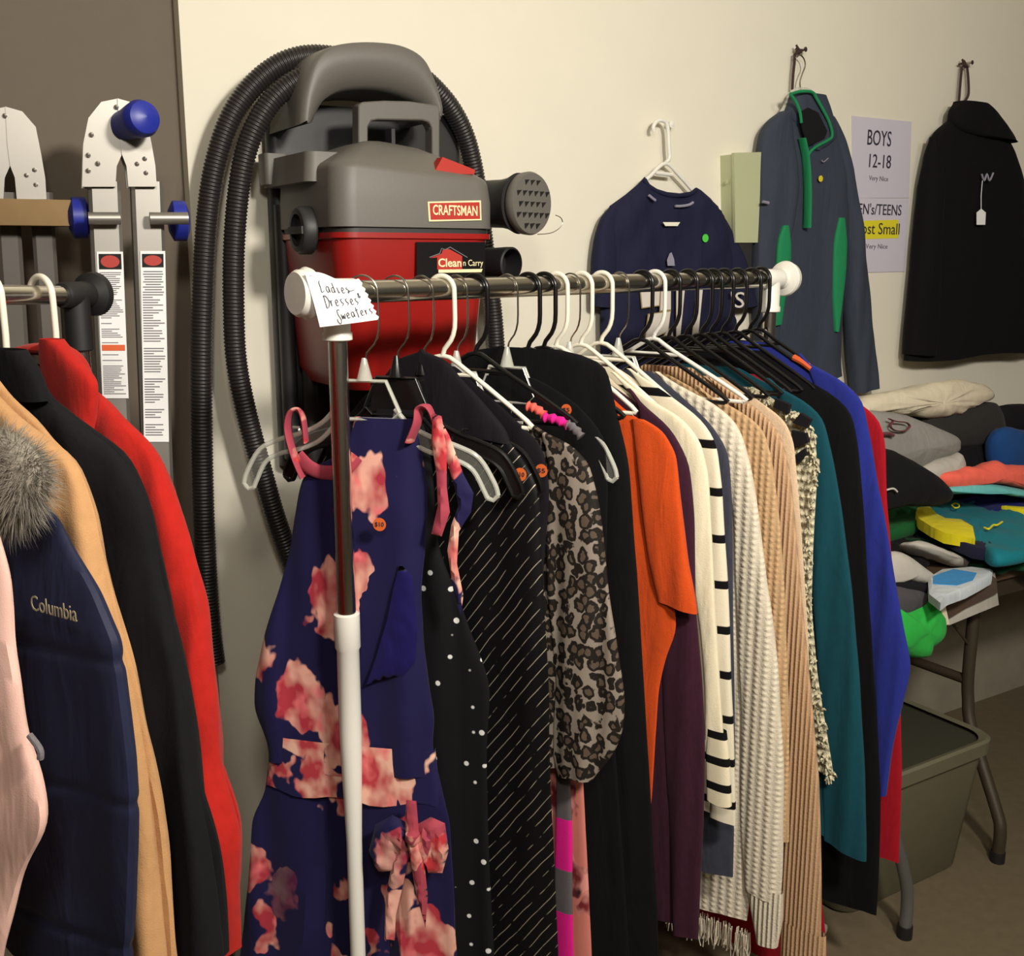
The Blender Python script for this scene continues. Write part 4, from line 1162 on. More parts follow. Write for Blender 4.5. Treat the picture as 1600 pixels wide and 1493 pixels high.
hinge(188, 200, 1.0, -0.002)
hinge(14, 215, 1.05, 0.10)
kb = LF.px(194, 196, -0.012)
MB().lathe(kb, (0.42, -1, 0.10), [(0.024, 0), (0.025, 0.02), (0.029, 0.05), (0.0305, 0.064), (0.026, 0.076), (0.016, 0.081), (0.0, 0.083)], 32).build('hinge_knob', M['blue_plastic'], lad)
for (a, b_), (c_, d_), bp in (((138, 341), (188, 341), (118, 340)), ((234, 341), (294, 341), (274, 345))):
    pa = LF.px(a, b_, -0.02); pb = LF.px(c_, d_, -0.02)
    m = MB(); m.tube([pa, pb], 0.0105, 16); m.build('lock_pin', M['alu'], lad)
    c = LF.px(bp[0], bp[1], 0.062)
    MB().lathe(c + Vector((-0.012, 0.0, 0)), (1, 0, 0), [(0.02, 0), (0.036, 0.008), (0.036, 0.03), (0.02, 0.036)], 24).build('lock_handle', M['blue_plastic'], lad)
ra = LF.px(-60, 332, 0.05); rb = LF.px(112, 332, 0.05)
m = MB(); m.box((ra.x, 0.045, ra.z - 0.020), (rb.x, 0.10, ra.z + 0.024)); m.build('rung', M['brass'], lad, smooth=False)
for pyy in (640,):
    ra2 = LF.px(-60, pyy, 0.05); rb2 = LF.px(150, pyy, 0.05)
    MB().box((ra2.x, 0.045, ra2.z - 0.014), (rb2.x, 0.10, ra2.z + 0.016)).build('rung', M['alu'], lad, smooth=False)
# warning labels with print
for q, (x0, x1, y0, y1, sk) in enumerate(((151, 192, 393, 622, 9), (219, 258, 392, 690, 6))):
    y = -0.0016
    pp = LF.xz([(x0, y0), (x1, y0), (x1 + sk, y1), (x0 + sk, y1)], y)
    lb = MB().prism(pp, y - 0.0006, y + 0.0006).build('warning_label', M['paper'], lad, smooth=False)
    def lp(u, v, yy=-0.0030):
        px = x0 + (x1 - x0) * u + sk * v; return LF.px(px, y0 + (y1 - y0) * v, yy)
    def rect(u0, v0, u1, v1, mat, nm, yy=-0.0028):
        MB().prism([(p.x, p.z) for p in (lp(u0, v0, yy), lp(u1, v0, yy), lp(u1, v1, yy), lp(u0, v1, yy))], yy - 0.0003, yy).build(nm, mat, lb, smooth=False)
    hh = 0.12 if q == 0 else 0.085
    rect(0.07, 0.015, 0.93, hh, M['black_plastic'], 'danger_panel')
    c = lp(0.5, (0.015 + hh) / 2, -0.0034)
    rx = (lp(0.86, 0).x - lp(0.14, 0).x) / 2; rz = (lp(0, 0.02).z - lp(0, hh).z) / 2 * 0.85
    MB().prism([(c.x + rx * math.cos(t), c.z + rz * math.sin(t)) for t in (2 * math.pi * k / 24 for k in range(24))], -0.0036, -0.0031).build('danger_oval', M['label_red'], lb, smooth=False)
    tb = MB(); rnd = random.Random(20 + q); v = hh + 0.02
    while v < 0.97:
        if q == 0 and 0.63 < v < 0.70: v = 0.70; continue
        if rnd.random() < 0.12: v += 0.025
        w = rnd.uniform(0.6, 0.86) if rnd.random() < 0.8 else 0.4
        yy = -0.0028; a0 = 0.5 - w / 2 if v < hh + 0.14 else 0.07
        tb.prism([(p.x, p.z) for p in (lp(a0, v, yy), lp(a0 + w, v, yy), lp(a0 + w, v + 0.005, yy), lp(a0, v + 0.005, yy))], yy - 0.0003, yy)
        v += 0.0135
    tb.build('fine_print', M['grey_ink'], lb, smooth=False)
    if q == 0: rect(0.06, 0.635, 0.94, 0.675, M['label_orange'], 'orange_band')

# ------------------------------------------------------------------ wall-mounted vacuum
VF = Fr(wp(0.95, WC, 0), A32)
vac = thing('wall_vacuum', 'red and grey wall-mounted workshop vacuum with a black ribbed hose', 'vacuum cleaner', VF)
YF = -0.37   # front face


def vx(px, py, y): return VF.px(px, py, y)


x0 = vx(527, 360, YF).x; x1 = vx(775, 362, YF).x
yb = -0.05


def rrect(xa, xb, ya, yb_, r, z, n=6):
    out = []
    for cx_, cy_, a0 in ((xb - r, ya + r, -math.pi / 2), (xb - r, yb_ - r, 0), (xa + r, yb_ - r, math.pi / 2), (xa + r, ya + r, math.pi)):
        for k in range(n + 1):
            a = a0 + math.pi / 2 * k / n; out.append((cx_ + r * math.cos(a), cy_ + r * math.sin(a), z))
    return out


zt = vx(600, 363, YF).z; zb = vx(600, 588, YF).z
w = x1 - x0
ins = 0.02
MB().loft([rrect(x0 + ins + 0.02, x1 - ins - 0.02, YF + ins + .02, yb - .02, 0.05, zb - 0.03), rrect(x0 + ins + 0.005, x1 - ins - 0.005, YF + ins, yb, 0.042, zb), rrect(x0 + 0.006, x1 - 0.002, YF + 0.006, yb, 0.042, zt - 0.012), rrect(x0, x1 + 0.004, YF, yb, 0.042, zt - 0.010), rrect(x0, x1 + 0.004, YF, yb, 0.042, zt)], True, True).build('tank', M['vac_red'], vac)
MB().loft([rrect(x0 + 0.004, x1, YF + 0.004, yb, 0.042, zt), rrect(x0 + 0.004, x1, YF + 0.004, yb, 0.042, zt + 0.010)], True, True).build('seal_band', M['vac_dark'], vac)
# lid: curved top that swells towards the middle
zl0 = zt + 0.010; zl1 = vx(560, 262, YF).z; NL = 28
lid = MB(); rings = [rrect(x0 - 0.002, x1 + 0.004, YF - 0.002, yb, 0.042, zl0, 7), rrect(x0 - 0.002, x1 + 0.004, YF - 0.002, yb, 0.042, zl0 + 0.05, 7)]
base = rrect(x0 + 0.002, x1, YF + 0.002, yb, 0.042, 0, 7)
cxm = (x0 + x1) / 2; cym = (YF + yb) / 2
for k, hfac in ((1.0, 0.0), (0.985, 0.007), (0.95, 0.013), (0.8, 0.028), (0.6, 0.046), (0.35, 0.060), (0.1, 0.065)):
    r_ = []
    for (x, y, z) in base:
        u = (x - cxm) / (w / 2)
        dip = 0.020 * (0.5 - 0.5 * math.cos(max(0, min(1, (u + 0.55) / 1.2)) * math.pi)) * (1 if y < cym else 0.2)
        r_.append((cxm + (x - cxm) * k, cym + (y - cym) * k, zl1 - dip * min(1, k * 1.2) + hfac))
    rings.append(r_)
lid.loft(rings, True, True).build('motor_lid', M['vac_grey'], vac, auto=50)
# carry handle
y = YF + 0.16
ho = VF.xz([(560, 262), (560, 164), (566, 159), (600, 157), (640, 158), (682, 164), (687, 168), (687, 262), (675, 262), (675, 200), (670, 191), (660, 188), (590, 187), (580, 189), (575, 198), (575, 262)], y)
hm = MB().prism(ho, y - 0.001, y + 0.032)
ob = hm.build('carry_handle', M['vac_grey'], vac, auto=30)
bv = ob.modifiers.new('edge', 'BEVEL'); bv.width = 0.003; bv.segments = 2
c = vx(625, 215, y); MB().box((c.x - 0.004, y + 0.03, c.z - 0.05), (c.x + 0.004, y + 0.06, c.z + 0.02)).build('handle_strut', M['vac_dark'], vac)
# power switch
y = YF + 0.03
sw_ = VF.xz([(676, 266), (687, 246), (738, 266), (736, 273), (678, 271)], y)
MB().prism(sw_, y - 0.012, y + 0.012).build('power_switch', M['label_red'], vac, auto=20)
# arched hood of the wall bracket
yh0, yh1 = -0.20, -0.04
outer = [(468, 195), (472, 150), (486, 100), (508, 76), (545, 66), (590, 65), (632, 72), (664, 92), (683, 130), (694, 168), (693, 185)]
inner = [(492, 190), (505, 165), (520, 152), (540, 142), (565, 138), (595, 138), (620, 142), (645, 150), (664, 160), (674, 172), (678, 190)]
Po = [VF.px(a, b_, yh0) for a, b_ in outer]; Pi = [VF.px(a, b_, yh0) for a, b_ in inner]
Po = smooth_path(Po, 5); Pi = smooth_path(Pi, 5)
rings = []
cc = sum(Po, Vector()) / len(Po)
for yy, kO, kI in ((yh1, 1.02, 0.0), (yh0 + 0.03, 1.0, 0.0), (yh0 + 0.008, 0.99, 0.02), (yh0 - 0.002, 0.965, 0.06), (yh0 - 0.006, 0.92, 0.16), (yh0 - 0.006, 0.8, 0.45), (yh0 + 0.01, 0.6, 0.92), (yh0 + 0.05, 0.6, 1.0), (yh1, 0.6, 1.05)):
    ring = []
    for a, b_ in zip(Po, Pi):
        p = a.lerp(b_, kI) if kI > 0.3 else cc + (a - cc) * kO
        ring.append((p.x, yy, p.z))
    rings.append(ring)
hood = MB().loft(rings, closed=False)
hood.build('bracket_hood', M['vac_grey'], vac, auto=60)
# dark bracket plate and left frame behind the machine
bx0 = vx(418, 300, -0.02).x
bx1 = vx(722, 220, -0.04).x
MB().loft([rrect(bx0, bx1, -0.045, -0.0, 0.02, zb - 0.22), rrect(bx0, bx1, -0.045, -0.0, 0.02, zl1 + 0.15)], True, True).build('wall_bracket', M['vac_dark'], vac)
bp = MB(); bp.loft([rrect(x0 - 0.02, x0 + 0.12, -0.28, -0.03, 0.02, zl1 - 0.02), rrect(x0 - 0.012, x0 + 0.12, -0.27, -0.03, 0.02, zl1 + 0.035)], True, True)
bp.build('bracket_shelf', M['vac_grey'], vac)
# left side latch knob
lk = MB(); c = Vector((x0 - 0.002, YF + 0.13, vx(480, 360, YF + 0.13).z))
lk.lathe(c, (-1, 0, 0), [(0.045, 0), (0.045, 0.02), (0.040, 0.026), (0.030, 0.027), (0.030, 0.018), (0.0, 0.018)], 32)
lk.box((c.x - 0.03, c.y - 0.036, c.z - 0.007), (c.x - 0.016, c.y + 0.036, c.z + 0.007))
lk.build('latch_knob', M['vac_dark'], vac)
# bracket tubes at the left
for xx, yy, za, zz in ((bx0 + 0.015, -0.06, zb - 0.2, zt + 0.06), (bx0 + 0.05, -0.09, zb - 0.2, zt + 0.02)):
    MB().tube([(xx, yy, za), (xx, yy, zz)], 0.017, 12).build('bracket_tube', M['vac_dark'], vac)
c = vx(425, 265, -0.07); MB().loft([rrect(c.x - 0.02, c.x + 0.03, -0.09, -0.04, 0.01, c.z - 0.03), rrect(c.x - 0.02, c.x + 0.03, -0.09, -0.04, 0.01, c.z + 0.03)], True, True).build('hose_clip', M['vac_grey'], vac)
# exhaust diffuser on the right: port neck and slotted disc
dirv = Vector((0.30, -1.0, -0.02)).normalized()
pc = vx(826, 318, -0.36)
MB().lathe(pc - dirv * 0.13 - Vector((0.02, 0, 0)), dirv + Vector((0.1, 0, 0)), [(0.046, 0), (0.048, 0.08), (0.052, 0.10), (0.060, 0.118)], 32).build('exhaust_port', M['vac_dark'], vac)
df = MB().lathe(pc, dirv, [(0.056, -0.014), (0.061, -0.008), (0.062, 0.004), (0.059, 0.010), (0.0, 0.011)], 48).build('exhaust_diffuser', M['vac_grey'], vac)
ex = dirv.cross(Vector((0, 0, 1))).normalized() * -1; ez = Vector((0, 0, 1))
sl = MB()
for j in range(-2, 3):
    for i in range(-3, 4):
        a = i * 0.0175 + (0.006 if j % 2 else 0); b_ = j * 0.021
        if a * a + b_ * b_ > 0.052 ** 2: continue
        o_ = pc + dirv * 0.0118 - ex * a + ez * b_
        q = [o_ - ex * 0.007 + ez * 0.003, o_ + ex * 0.007 + ez * 0.004, o_ - ex * 0.005 - ez * 0.007]
        sl.add(q + [p - dirv * 0.001 for p in q], [(0, 1, 2), (3, 5, 4), (0, 3, 4, 1), (1, 4, 5, 2), (2, 5, 3, 0)])
sl.build('diffuser_slots', M['dull_black'], df, smooth=False)
P = smooth_path([vx(a, b_, -0.35) for a, b_ in ((868, 336), (876, 340), (879, 348), (873, 357), (860, 364), (840, 366))], 5)
MB().tube(P, 0.001, 6).build('tether', M['wire'], vac)
pc2 = vx(799, 412, -0.33)
MB().lathe(pc2 - dirv * 0.07, dirv, [(0.030, 0), (0.034, 0.06), (0.034, 0.07), (0.030, 0.072), (0.028, 0.03), (0.0, 0.03)], 28).build('hose_inlet', M['dull_black'], vac)
# badges
y = YF - 0.0035
a, b_, c_, e_ = (vx(*p, y) for p in ((668, 315), (751, 313), (752, 344), (670, 346)))
bd = MB().prism([(p.x, p.z) for p in (a, b_, c_, e_)], y - 0.001, y + 0.002).build('name_badge', M['label_cream'], vac, smooth=False)
k = 0.9; ctr = (a + b_ + c_ + e_) / 4
MB().prism([(ctr.x + (p.x - ctr.x) * 0.94, ctr.z + (p.z - ctr.z) * 0.84) for p in (a, b_, c_, e_)], y - 0.0016, y - 0.0005).build('badge_field', M['label_red'], bd, smooth=False)
text('badge_lettering', 'CRAFTSMAN', M['label_cream'], bd, (ctr.x, y - 0.0022, ctr.z), 0.026, (1, 0, 0), (0, 0, 1), width=(b_.x - a.x) * 0.84, bold=0.0004)
y = YF - 0.001
a, b_, c_, e_ = (vx(*p, y) for p in ((651, 378), (758, 378), (757, 440), (651, 440)))
lb = MB().prism([(p.x, p.z) for p in (a, b_, c_, e_)], y - 0.001, y + 0.004).build('model_label', M['black_plastic'], vac, smooth=False)
y2 = y - 0.0018
hp = VF.xz([(683, 421), (683, 402), (672, 403), (690, 396), (692, 389), (702, 389), (722, 400), (722, 421)], y2)
MB().prism(hp, y2 - 0.0004, y2).build('house_mark', M['label_red'], lb, smooth=False)
P = [vx(*p, y2 - 0.0006) for p in ((671, 402), (687, 396), (690, 388), (696, 390), (703, 386), (730, 402))]
MB().tube(P, 0.0009, 6).build('roof_line', M['grey_ink'], lb)
p1 = vx(703, 411, y2 - 0.001); text('label_lettering', 'Clean', M['label_cream'], lb, p1, 0.022, width=vx(721, 411, y2).x - vx(685, 411, y2).x, bold=0.0004)
p1 = vx(739, 411, y2 - 0.001); text('label_lettering', 'n Carry', M['label_cream'], lb, p1, 0.017, width=vx(755, 411, y2).x - vx(724, 411, y2).x)
MB().prism(VF.xz([(685, 421), (754, 420), (752, 425), (685, 426)], y2), y2 - 0.0004, y2).build('label_bar', M['label_cream'], lb, smooth=False)
# hose: one ribbed tube wrapped round the bracket
def hose(pts, name='hose'):
    P = smooth_path(pts, 10); P = resample(P, 0.0016)
    r = [0.0208 + 0.0013 * math.sin(i * 2 * math.pi / 4.5) for i in range(len(P))]
    return MB().tube(P, r, 16)


hp = [vx(a, b_, y) for a, b_, y in ((336, 1035, -0.06), (329, 980, -0.06), (322, 880, -0.06), (317, 750, -0.06), (315, 600, -0.06), (317, 470, -0.06), (323, 350, -0.06), (338, 250, -0.07), (368, 170, -0.08), (420, 112, -0.09), (480, 88, -0.10), (560, 95, -0.10), (640, 110, -0.09), (690, 150, -0.08), (722, 200, -0.07), (740, 260, -0.06), (752, 340, -0.05), (762, 420, -0.05), (772, 500, -0.06), (776, 590, -0.06), (770, 700, -0.06))]
hose(hp).build('hose', M['hose'], vac, auto=80)
hp = [vx(a, b_, y) for a, b_, y in ((500, 108, -0.14), (450, 134, -0.13), (415, 170, -0.12), (388, 225, -0.11), (374, 290, -0.10), (366, 380, -0.09), (365, 470, -0.09), (369, 560, -0.09), (384, 640, -0.09), (408, 730, -0.09), (438, 830, -0.09), (480, 930, -0.08), (540, 1010, -0.07), (610, 1050, -0.06))]
hose(hp).build('hose', M['hose'], vac, auto=80)

# ------------------------------------------------------------------ things on the white wall
# navy sports jersey on a white hanger
jf = Fr(on_wall(1038, 205, 0.0), A32)
hk = thing('wall_hook', 'small white wall hook holding the white hanger of the navy jersey', 'hook', jf)
c = jf.px(1038, 203, -0.02)
MB().lathe(jf.px(1040, 196, 0.0), (0, -1, 0), [(0.008, 0), (0.007, 0.02), (0.009, 0.026), (0.0, 0.028)], 14).build('hook_peg', M['white_plastic'], hk)
hg = thing('tubular_hanger', 'white plastic hanger on the wall holding the navy jersey', 'clothes hanger', jf)
y = -0.034
P = smooth_path([jf.px(a, b_, y) for a, b_ in ((1022, 205), (1021, 198), (1026, 190), (1034, 188), (1041, 192), (1044, 205), (1045, 228), (1046, 247), (1040, 254))], 5)
m = MB(); m.tube(P, 0.0052, 10)
m.tube(smooth_path([jf.px(a, b_, y) for a, b_ in ((985, 305), (1000, 290), (1016, 275), (1040, 255), (1062, 275), (1080, 295), (1100, 318))], 4), 0.005, 10)
m.tube([jf.px(1024, 270, y), jf.px(1050, 273, y)], 0.005, 8)
m.tube([jf.px(985, 308, y), jf.px(1100, 320, y)], 0.005, 8)
m.build('hanger_frame', M['white_plastic'], hg)
js = thing('navy_jersey', 'navy sports jersey with a green dot sticker, hanging on the wall', 'shirt', jf)
y = -0.03
jo = jf.xz([(1005, 276), (1012, 287), (1024, 295), (1040, 300), (1060, 302), (1078, 299), (1086, 293), (1093, 297), (1108, 310), (1124, 330), (1134, 350), (1142, 400), (1146, 500), (1150, 640), (938, 640), (936, 500), (937, 400), (944, 352), (950, 322), (975, 304), (994, 288)], y)
puff(jo, 0.026, -0.036, 0.05, 401, 0.012, 0.012, 7).build('jersey_body', M['jersey_navy'], js, weld=1e-5)
for sgn, Rr, Ll in ((1, [(1108, 316), (1128, 338), (1142, 366), (1156, 396), (1170, 440), (1178, 480)], [(1095, 316), (1104, 345), (1112, 380), (1120, 420), (1128, 450), (1140, 480)]), (-1, [(962, 318), (965, 340), (962, 380), (958, 420), (955, 450), (952, 480)], [(958, 318), (938, 338), (928, 368), (924, 400), (922, 440), (922, 480)])):
    drape(jf.xz(Rr, y), jf.xz(Ll, y), 0.022, 0.004, 30, 405 + sgn, yo=y - 0.006, topth=0.5, lev=30).build('sleeve', M['jersey_navy'], js)
P = smooth_path([jf.px(a, b_, yy) for a, b_, yy in ((1007, 280, -0.045), (1014, 291, -0.05), (1028, 299, -0.054), (1048, 305, -0.056), (1068, 305, -0.054), (1080, 302, -0.05), (1088, 296, -0.045))], 5)
MB().tube(P, 0.0055, 10).build('collar', M['jersey_navy'], js)
fy = -0.074
P = smooth_path([jf.px(a, b_, fy) for a, b_ in ((1014, 305), (1024, 313), (1040, 320), (1060, 322), (1076, 320), (1083, 316))], 4)
nb = MB()
nb.tube(P[0:5], 0.0035, 6); nb.tube(P[11:], 0.0035, 6)
nb.build('collar_print', M['grey_print'], js)
MB().prism(jf.xz([(1035, 347), (1062, 347), (1058, 353), (1039, 353)], fy), fy - 0.002, fy).build('white_bar', M['offwhite'], js)
MB().prism(jf.xz([(1043, 415), (1042, 406), (1046, 396), (1049, 394), (1053, 405), (1054, 415)], fy), fy - 0.001, fy).build('chest_mark', M['grey_print'], js)
c = jf.px(1102, 372, fy + 0.004); MB().lathe(c, (0, -1, 0), [(0.0105, 0), (0.0105, 0.001), (0, 0.0012)], 20).build('dot_sticker', M['green_sticker'], js)
# block numerals: white with a gold edge
def stroke_poly(pts):
    for k_, mm, dy in ((1.0, 'jersey_gold', 0.0), (0.82, 'jersey_white', -0.0015)):
        q = jf.xz(pts, fy); cx_ = sum(p[0] for p in q) / len(q); cz_ = sum(p[1] for p in q) / len(q)
        q2 = []
        for p in q:
            v = Vector((p[0] - cx_, p[1] - cz_)); v = v * ((v.length - 0.0035) / v.length) if k_ < 1 else v
            q2.append((cx_ + v.x, cz_ + v.y))
        MB().prism(q2, fy + dy - 0.001, fy + dy).build('numeral', M[mm], js, smooth=False)
for pts in (((998, 440), (1032, 440), (1030, 478), (1002, 482)), ((1032, 440), (1048, 440), (1048, 485), (1030, 487)), ((1012, 490), (1048, 485), (1044, 518), (1006, 535)), ((1040, 515), (1050, 512), (1052, 528), (1034, 530)),
            ((1056, 445), (1070, 445), (1062, 528), (1056, 528)), ((1090, 445), (1098, 445), (1090, 528), (1080, 528))):
    stroke_poly(pts)
text('back_lettering', "'S", M['jersey_white'], js, jf.px(1152, 470, fy - 0.002), 0.06, width=0.05)

# pale green electrical box
ef = Fr(on_wall(1160, 310, 0), A32)
EBD = 0.046
eb = thing('electrical_box', 'pale green electrical box on the wall beside the charcoal pullover', 'electrical box', ef)
y = -EBD
pts = ef.xz([(1144, 241), (1186, 240), (1186, 377), (1146, 377)], y)
MB().prism(pts, y, 0.0).build('box_body', M['box_green'], eb, auto=20)
MB().prism(ef.xz([(1143, 239), (1187, 238), (1187, 379), (1145, 379)], y), y - 0.010, y).build('box_cover', M['box_green'], eb, auto=20)
q = ef.px(1150, 260, y); MB().lathe((pts[0][0] - 0.001, -0.03, q.z - 0.04), (-1, 0, 0), [(0.006, 0), (0.006, 0.002), (0, 0.003)], 10).build('knockout', M['box_green'], eb)
q = ef.px(1165, 395, -0.07); MB().loft([rrect(q.x - 0.03, q.x + 0.05, -0.05, -0.0, 0.01, q.z - 0.05), rrect(q.x - 0.03, q.x + 0.05, -0.05, -0.0, 0.01, q.z + 0.03)], True, True).build('outlet_block', M['vac_dark'], eb)

# charcoal and green half-placket pullover
gf = Fr(on_wall(1245, 80, 0), A32)
nh = thing('nail_hook', 'dark twine knotted on a nail above the charcoal and green pullover', 'hook', gf)
def twine(root, fr_, knot, strands):
    m = MB(); c = fr_.px(*knot, -0.02)
    m.lathe(fr_.px(*knot, 0.0), (0, -1, 0), [(0.004, 0), (0.004, 0.03), (0.007, 0.032), (0, 0.033)], 10)
    m.build('nail', M['wire'], root)
    m = MB(); rnd = random.Random(knot[0])
    for k_ in range(9):
        a = Vector((rnd.uniform(-.012, .012), rnd.uniform(-.008, .006), rnd.uniform(-.010, .010))); b2 = Vector((rnd.uniform(-.016, .018), rnd.uniform(-.008, .006), rnd.uniform(-.012, .014)))
        m.tube(smooth_path([c + a, c + (a + b2) * 0.2 + Vector((0, -0.006, 0)), c + b2], 4), 0.0032, 6)
    m.build('knot', M['string'], root)
    for st in strands:
        P = smooth_path([fr_.px(a, b_, -0.022) for a, b_ in st], 6)
        MB().tube(P, 0.0038, 8).build('twine_strand', M['string'], root)


twine(nh, gf, (1245, 80), [[(1242, 84), (1241, 100), (1239, 120), (1238, 140)]])
gh = thing('shop_hanger', 'clear plastic hanger with a bright metal hook inside the charcoal and green pullover', 'clothes hanger', gf)
P = smooth_path([gf.px(a, b_, -0.035) for a, b_ in ((1244, 90), (1250, 86), (1256, 92), (1258, 103), (1253, 116), (1250, 128), (1251, 142))], 5)
MB().tube(P, 0.002, 8).build('hook', M['wire'], gh)
m = MB(); m.tube(smooth_path([gf.px(a, b_, -0.035) for a, b_ in ((1205, 200), (1225, 168), (1240, 142), (1266, 142), (1282, 168), (1300, 200))], 4), 0.005, 8); m.build('hanger_frame', M['clear'], gh)
pj = thing('pullover', 'charcoal pullover with a green placket and side panels, hanging on the wall', 'jacket', gf)
y = -0.045
R = gf.xz([(1290, 178), (1302, 196), (1312, 222), (1319, 270), (1323, 340), (1319, 420), (1313, 510), (1310, 560), (1313, 592)], y); L = gf.xz([(1232, 178), (1215, 190), (1206, 215), (1212, 262), (1226, 330), (1216, 400), (1208, 470), (1206, 520), (1214, 592)], y)
drape(R, L, 0.028, 0.006, 30, 411, yo=y, topth=0.7).build('pullover_body', M['char_nylon'], pj)
for s_, Rr, Ll in ((1, [(1294, 183), (1308, 202), (1315, 220), (1324, 262), (1333, 330), (1345, 400), (1356, 480), (1362, 550), (1367, 608)], [(1290, 183), (1302, 235), (1312, 290), (1318, 340), (1320, 400), (1318, 480), (1324, 550), (1331, 608)]),
                   (-1, [(1230, 174), (1236, 235), (1242, 290), (1236, 340), (1224, 390), (1216, 440), (1212, 480), (1210, 530)], [(1222, 174), (1202, 186), (1189, 205), (1184, 240), (1183, 300), (1180, 360), (1178, 400), (1180, 480), (1184, 530)])):
    drape(gf.xz(Rr, y), gf.xz(Ll, y), 0.030, 0.006, 40, 413 + s_, yo=y - 0.004, topth=0.7).build('sleeve', M['char_nylon'], pj)
fy = -0.085
for Rr, Ll in (([(1234, 352), (1238, 375), (1238, 420), (1230, 460), (1224, 508)], [(1226, 352), (1218, 378), (1216, 420), (1212, 460), (1210, 505)]), ([(1322, 340), (1326, 375), (1324, 420), (1318, 470), (1311, 515)], [(1314, 340), (1306, 375), (1304, 420), (1304, 470), (1306, 515)])):
    drape(gf.xz(Rr, fy), gf.xz(Ll, fy), 0.010, 0.002, 40, 420, yo=fy + 0.008, topth=0.8, lev=20).build('side_panel', M['green_panel'], pj)
P = smooth_path([gf.px(a, b_, fy) for a, b_ in ((1253, 216), (1258, 240), (1261, 270), (1262, 310), (1261, 356))], 5)
MB().tube(P, 0.0150, 10, flat=(1.0, 0.3)).build('placket', M['green_panel'], pj)
# stand collar with green piping
cl = MB()
Rr = gf.xz([(1282, 148), (1290, 168), (1298, 195), (1301, 212), (1296, 222), (1268, 238)], y); Ll = gf.xz([(1236, 148), (1230, 165), (1226, 180), (1240, 205), (1250, 222), (1262, 238)], y)
drape(Rr, Ll, 0.030, 0.003, 30, 425, yo=y - 0.006, topth=1, lev=24).build('collar', M['char_nylon'], pj)
pp = MB()
for st in ([(1235, 147), (1244, 160), (1250, 176), (1252, 192)], [(1272, 147), (1284, 168), (1296, 192), (1300, 212), (1292, 220), (1274, 230), (1264, 240), (1262, 252)], [(1235, 147), (1250, 143), (1266, 143), (1274, 148)]):
    pp.tube(smooth_path([gf.px(a, b_, fy - 0.004) for a, b_ in st], 5), 0.0042, 8)
pp.build('collar_piping', M['green_panel'], pj)
nk = gf.xz([(1248, 176), (1262, 168), (1278, 176), (1292, 205), (1288, 216), (1262, 228), (1254, 205)], fy - 0.002)
MB().prism(nk, fy - 0.004, fy).build('neck_opening', M['t_black'], pj)
c = gf.px(1283, 279, fy); MB().lathe(c + Vector((0, 0.002, 0)), (0, -1, 0), [(0.0085, 0), (0.0085, 0.001), (0, 0.0012)], 20).build('dot_sticker', M['yellow_sticker'], pj)
P = smooth_path([gf.px(a, b_, fy + 0.002) for a, b_ in ((1284, 250), (1287, 253), (1294, 247))], 4); MB().tube(P, 0.0014, 6).build('chest_mark', M['grey_print'], pj)
P = [gf.px(1192, 315, -0.082), gf.px(1201, 317, -0.082)]; MB().tube(P, 0.004, 6).build('reflective_tab', M['grey_print'], pj)

# printed sheets
bf = Fr(on_wall(1377, 300, 0), A32)
for k_, (py0, py1, lines, lab) in enumerate(((181, 309, [('BOYS', 217, 0.062, 1374, 37), ('12-18', 253, 0.055, 1374, 34), ('Very Nice', 279, 0.020, 1373, 30)], 'upper white printed sheet reading BOYS 12-18, right of the charcoal pullover'),
                                       (309, 424, [("MEN's/TEENS", 328, 0.045, 1370, 78), ('Most Small', 358, 0.048, 1370, 72), ('Very Nice', 385, 0.020, 1370, 34)], 'lower white printed sheet reading MEN\'s/TEENS Most Small, with a yellow highlight'))):
    sh_ = thing('printed_sheet', lab, 'sign', bf)
    q = bf.xz([(1331 + 1 * k_, py0), (1424 - 4 * k_, py0 + (9 if k_ == 0 else 1)), (1420 - 7 * k_, py1), (1332, py1 + (0 if k_ == 0 else 2))], -0.002)
    MB().prism(q, -0.003, -0.001).build('paper', M['lilac_paper'], sh_, smooth=False)
    if k_ == 1:
        MB().prism(bf.xz([(1340, 345), (1404, 343), (1404, 372), (1340, 374)], -0.0035), -0.0036, -0.0031).build('highlight', plain('yellow_highlighter', (226, 214, 40), 0.9, nscale=5, var=0.03), sh_, smooth=False)
    for s_, py, sz, pxc, wpx in lines:
        text('sheet_lettering', s_, M['ink'] if sz > 0.03 else M['grey_ink'], sh_, bf.px(pxc, py, -0.0040), sz, width=bf.px(pxc + wpx / 2, py, -0.004).x - bf.px(pxc - wpx / 2, py, -0.004).x)

# black soft-shell jacket
kf = Fr(on_wall(1505, 100, 0), A32)
nh = thing('nail_hook', 'dark twine loop knotted on a nail above the black jacket', 'hook', kf)
twine(nh, kf, (1505, 100), [[(1503, 104), (1501, 125), (1499, 150), (1498, 162)], [(1511, 104), (1513, 125), (1513, 148), (1506, 160)]])
bj = thing('black_jacket', 'black soft-shell jacket with a white hang tag, hanging on the wall', 'jacket', kf)
y = -0.05
R = kf.xz([(1540, 185), (1566, 205), (1582, 240), (1598, 288), (1608, 350), (1616, 430), (1620, 500), (1622, 556)], y); L = kf.xz([(1488, 185), (1462, 205), (1450, 235), (1444, 288), (1438, 350), (1430, 430), (1422, 500), (1414, 554)], y)
drape(R, L, 0.036, 0.006, 22, 431, yo=y, topth=0.7).build('jacket_body', M['black_fleece'], bj)
R = kf.xz([(1456, 215), (1462, 260), (1460, 330), (1458, 420), (1456, 500), (1450, 552)], y); L = kf.xz([(1450, 215), (1442, 260), (1434, 330), (1426, 420), (1418, 500), (1413, 552)], y)
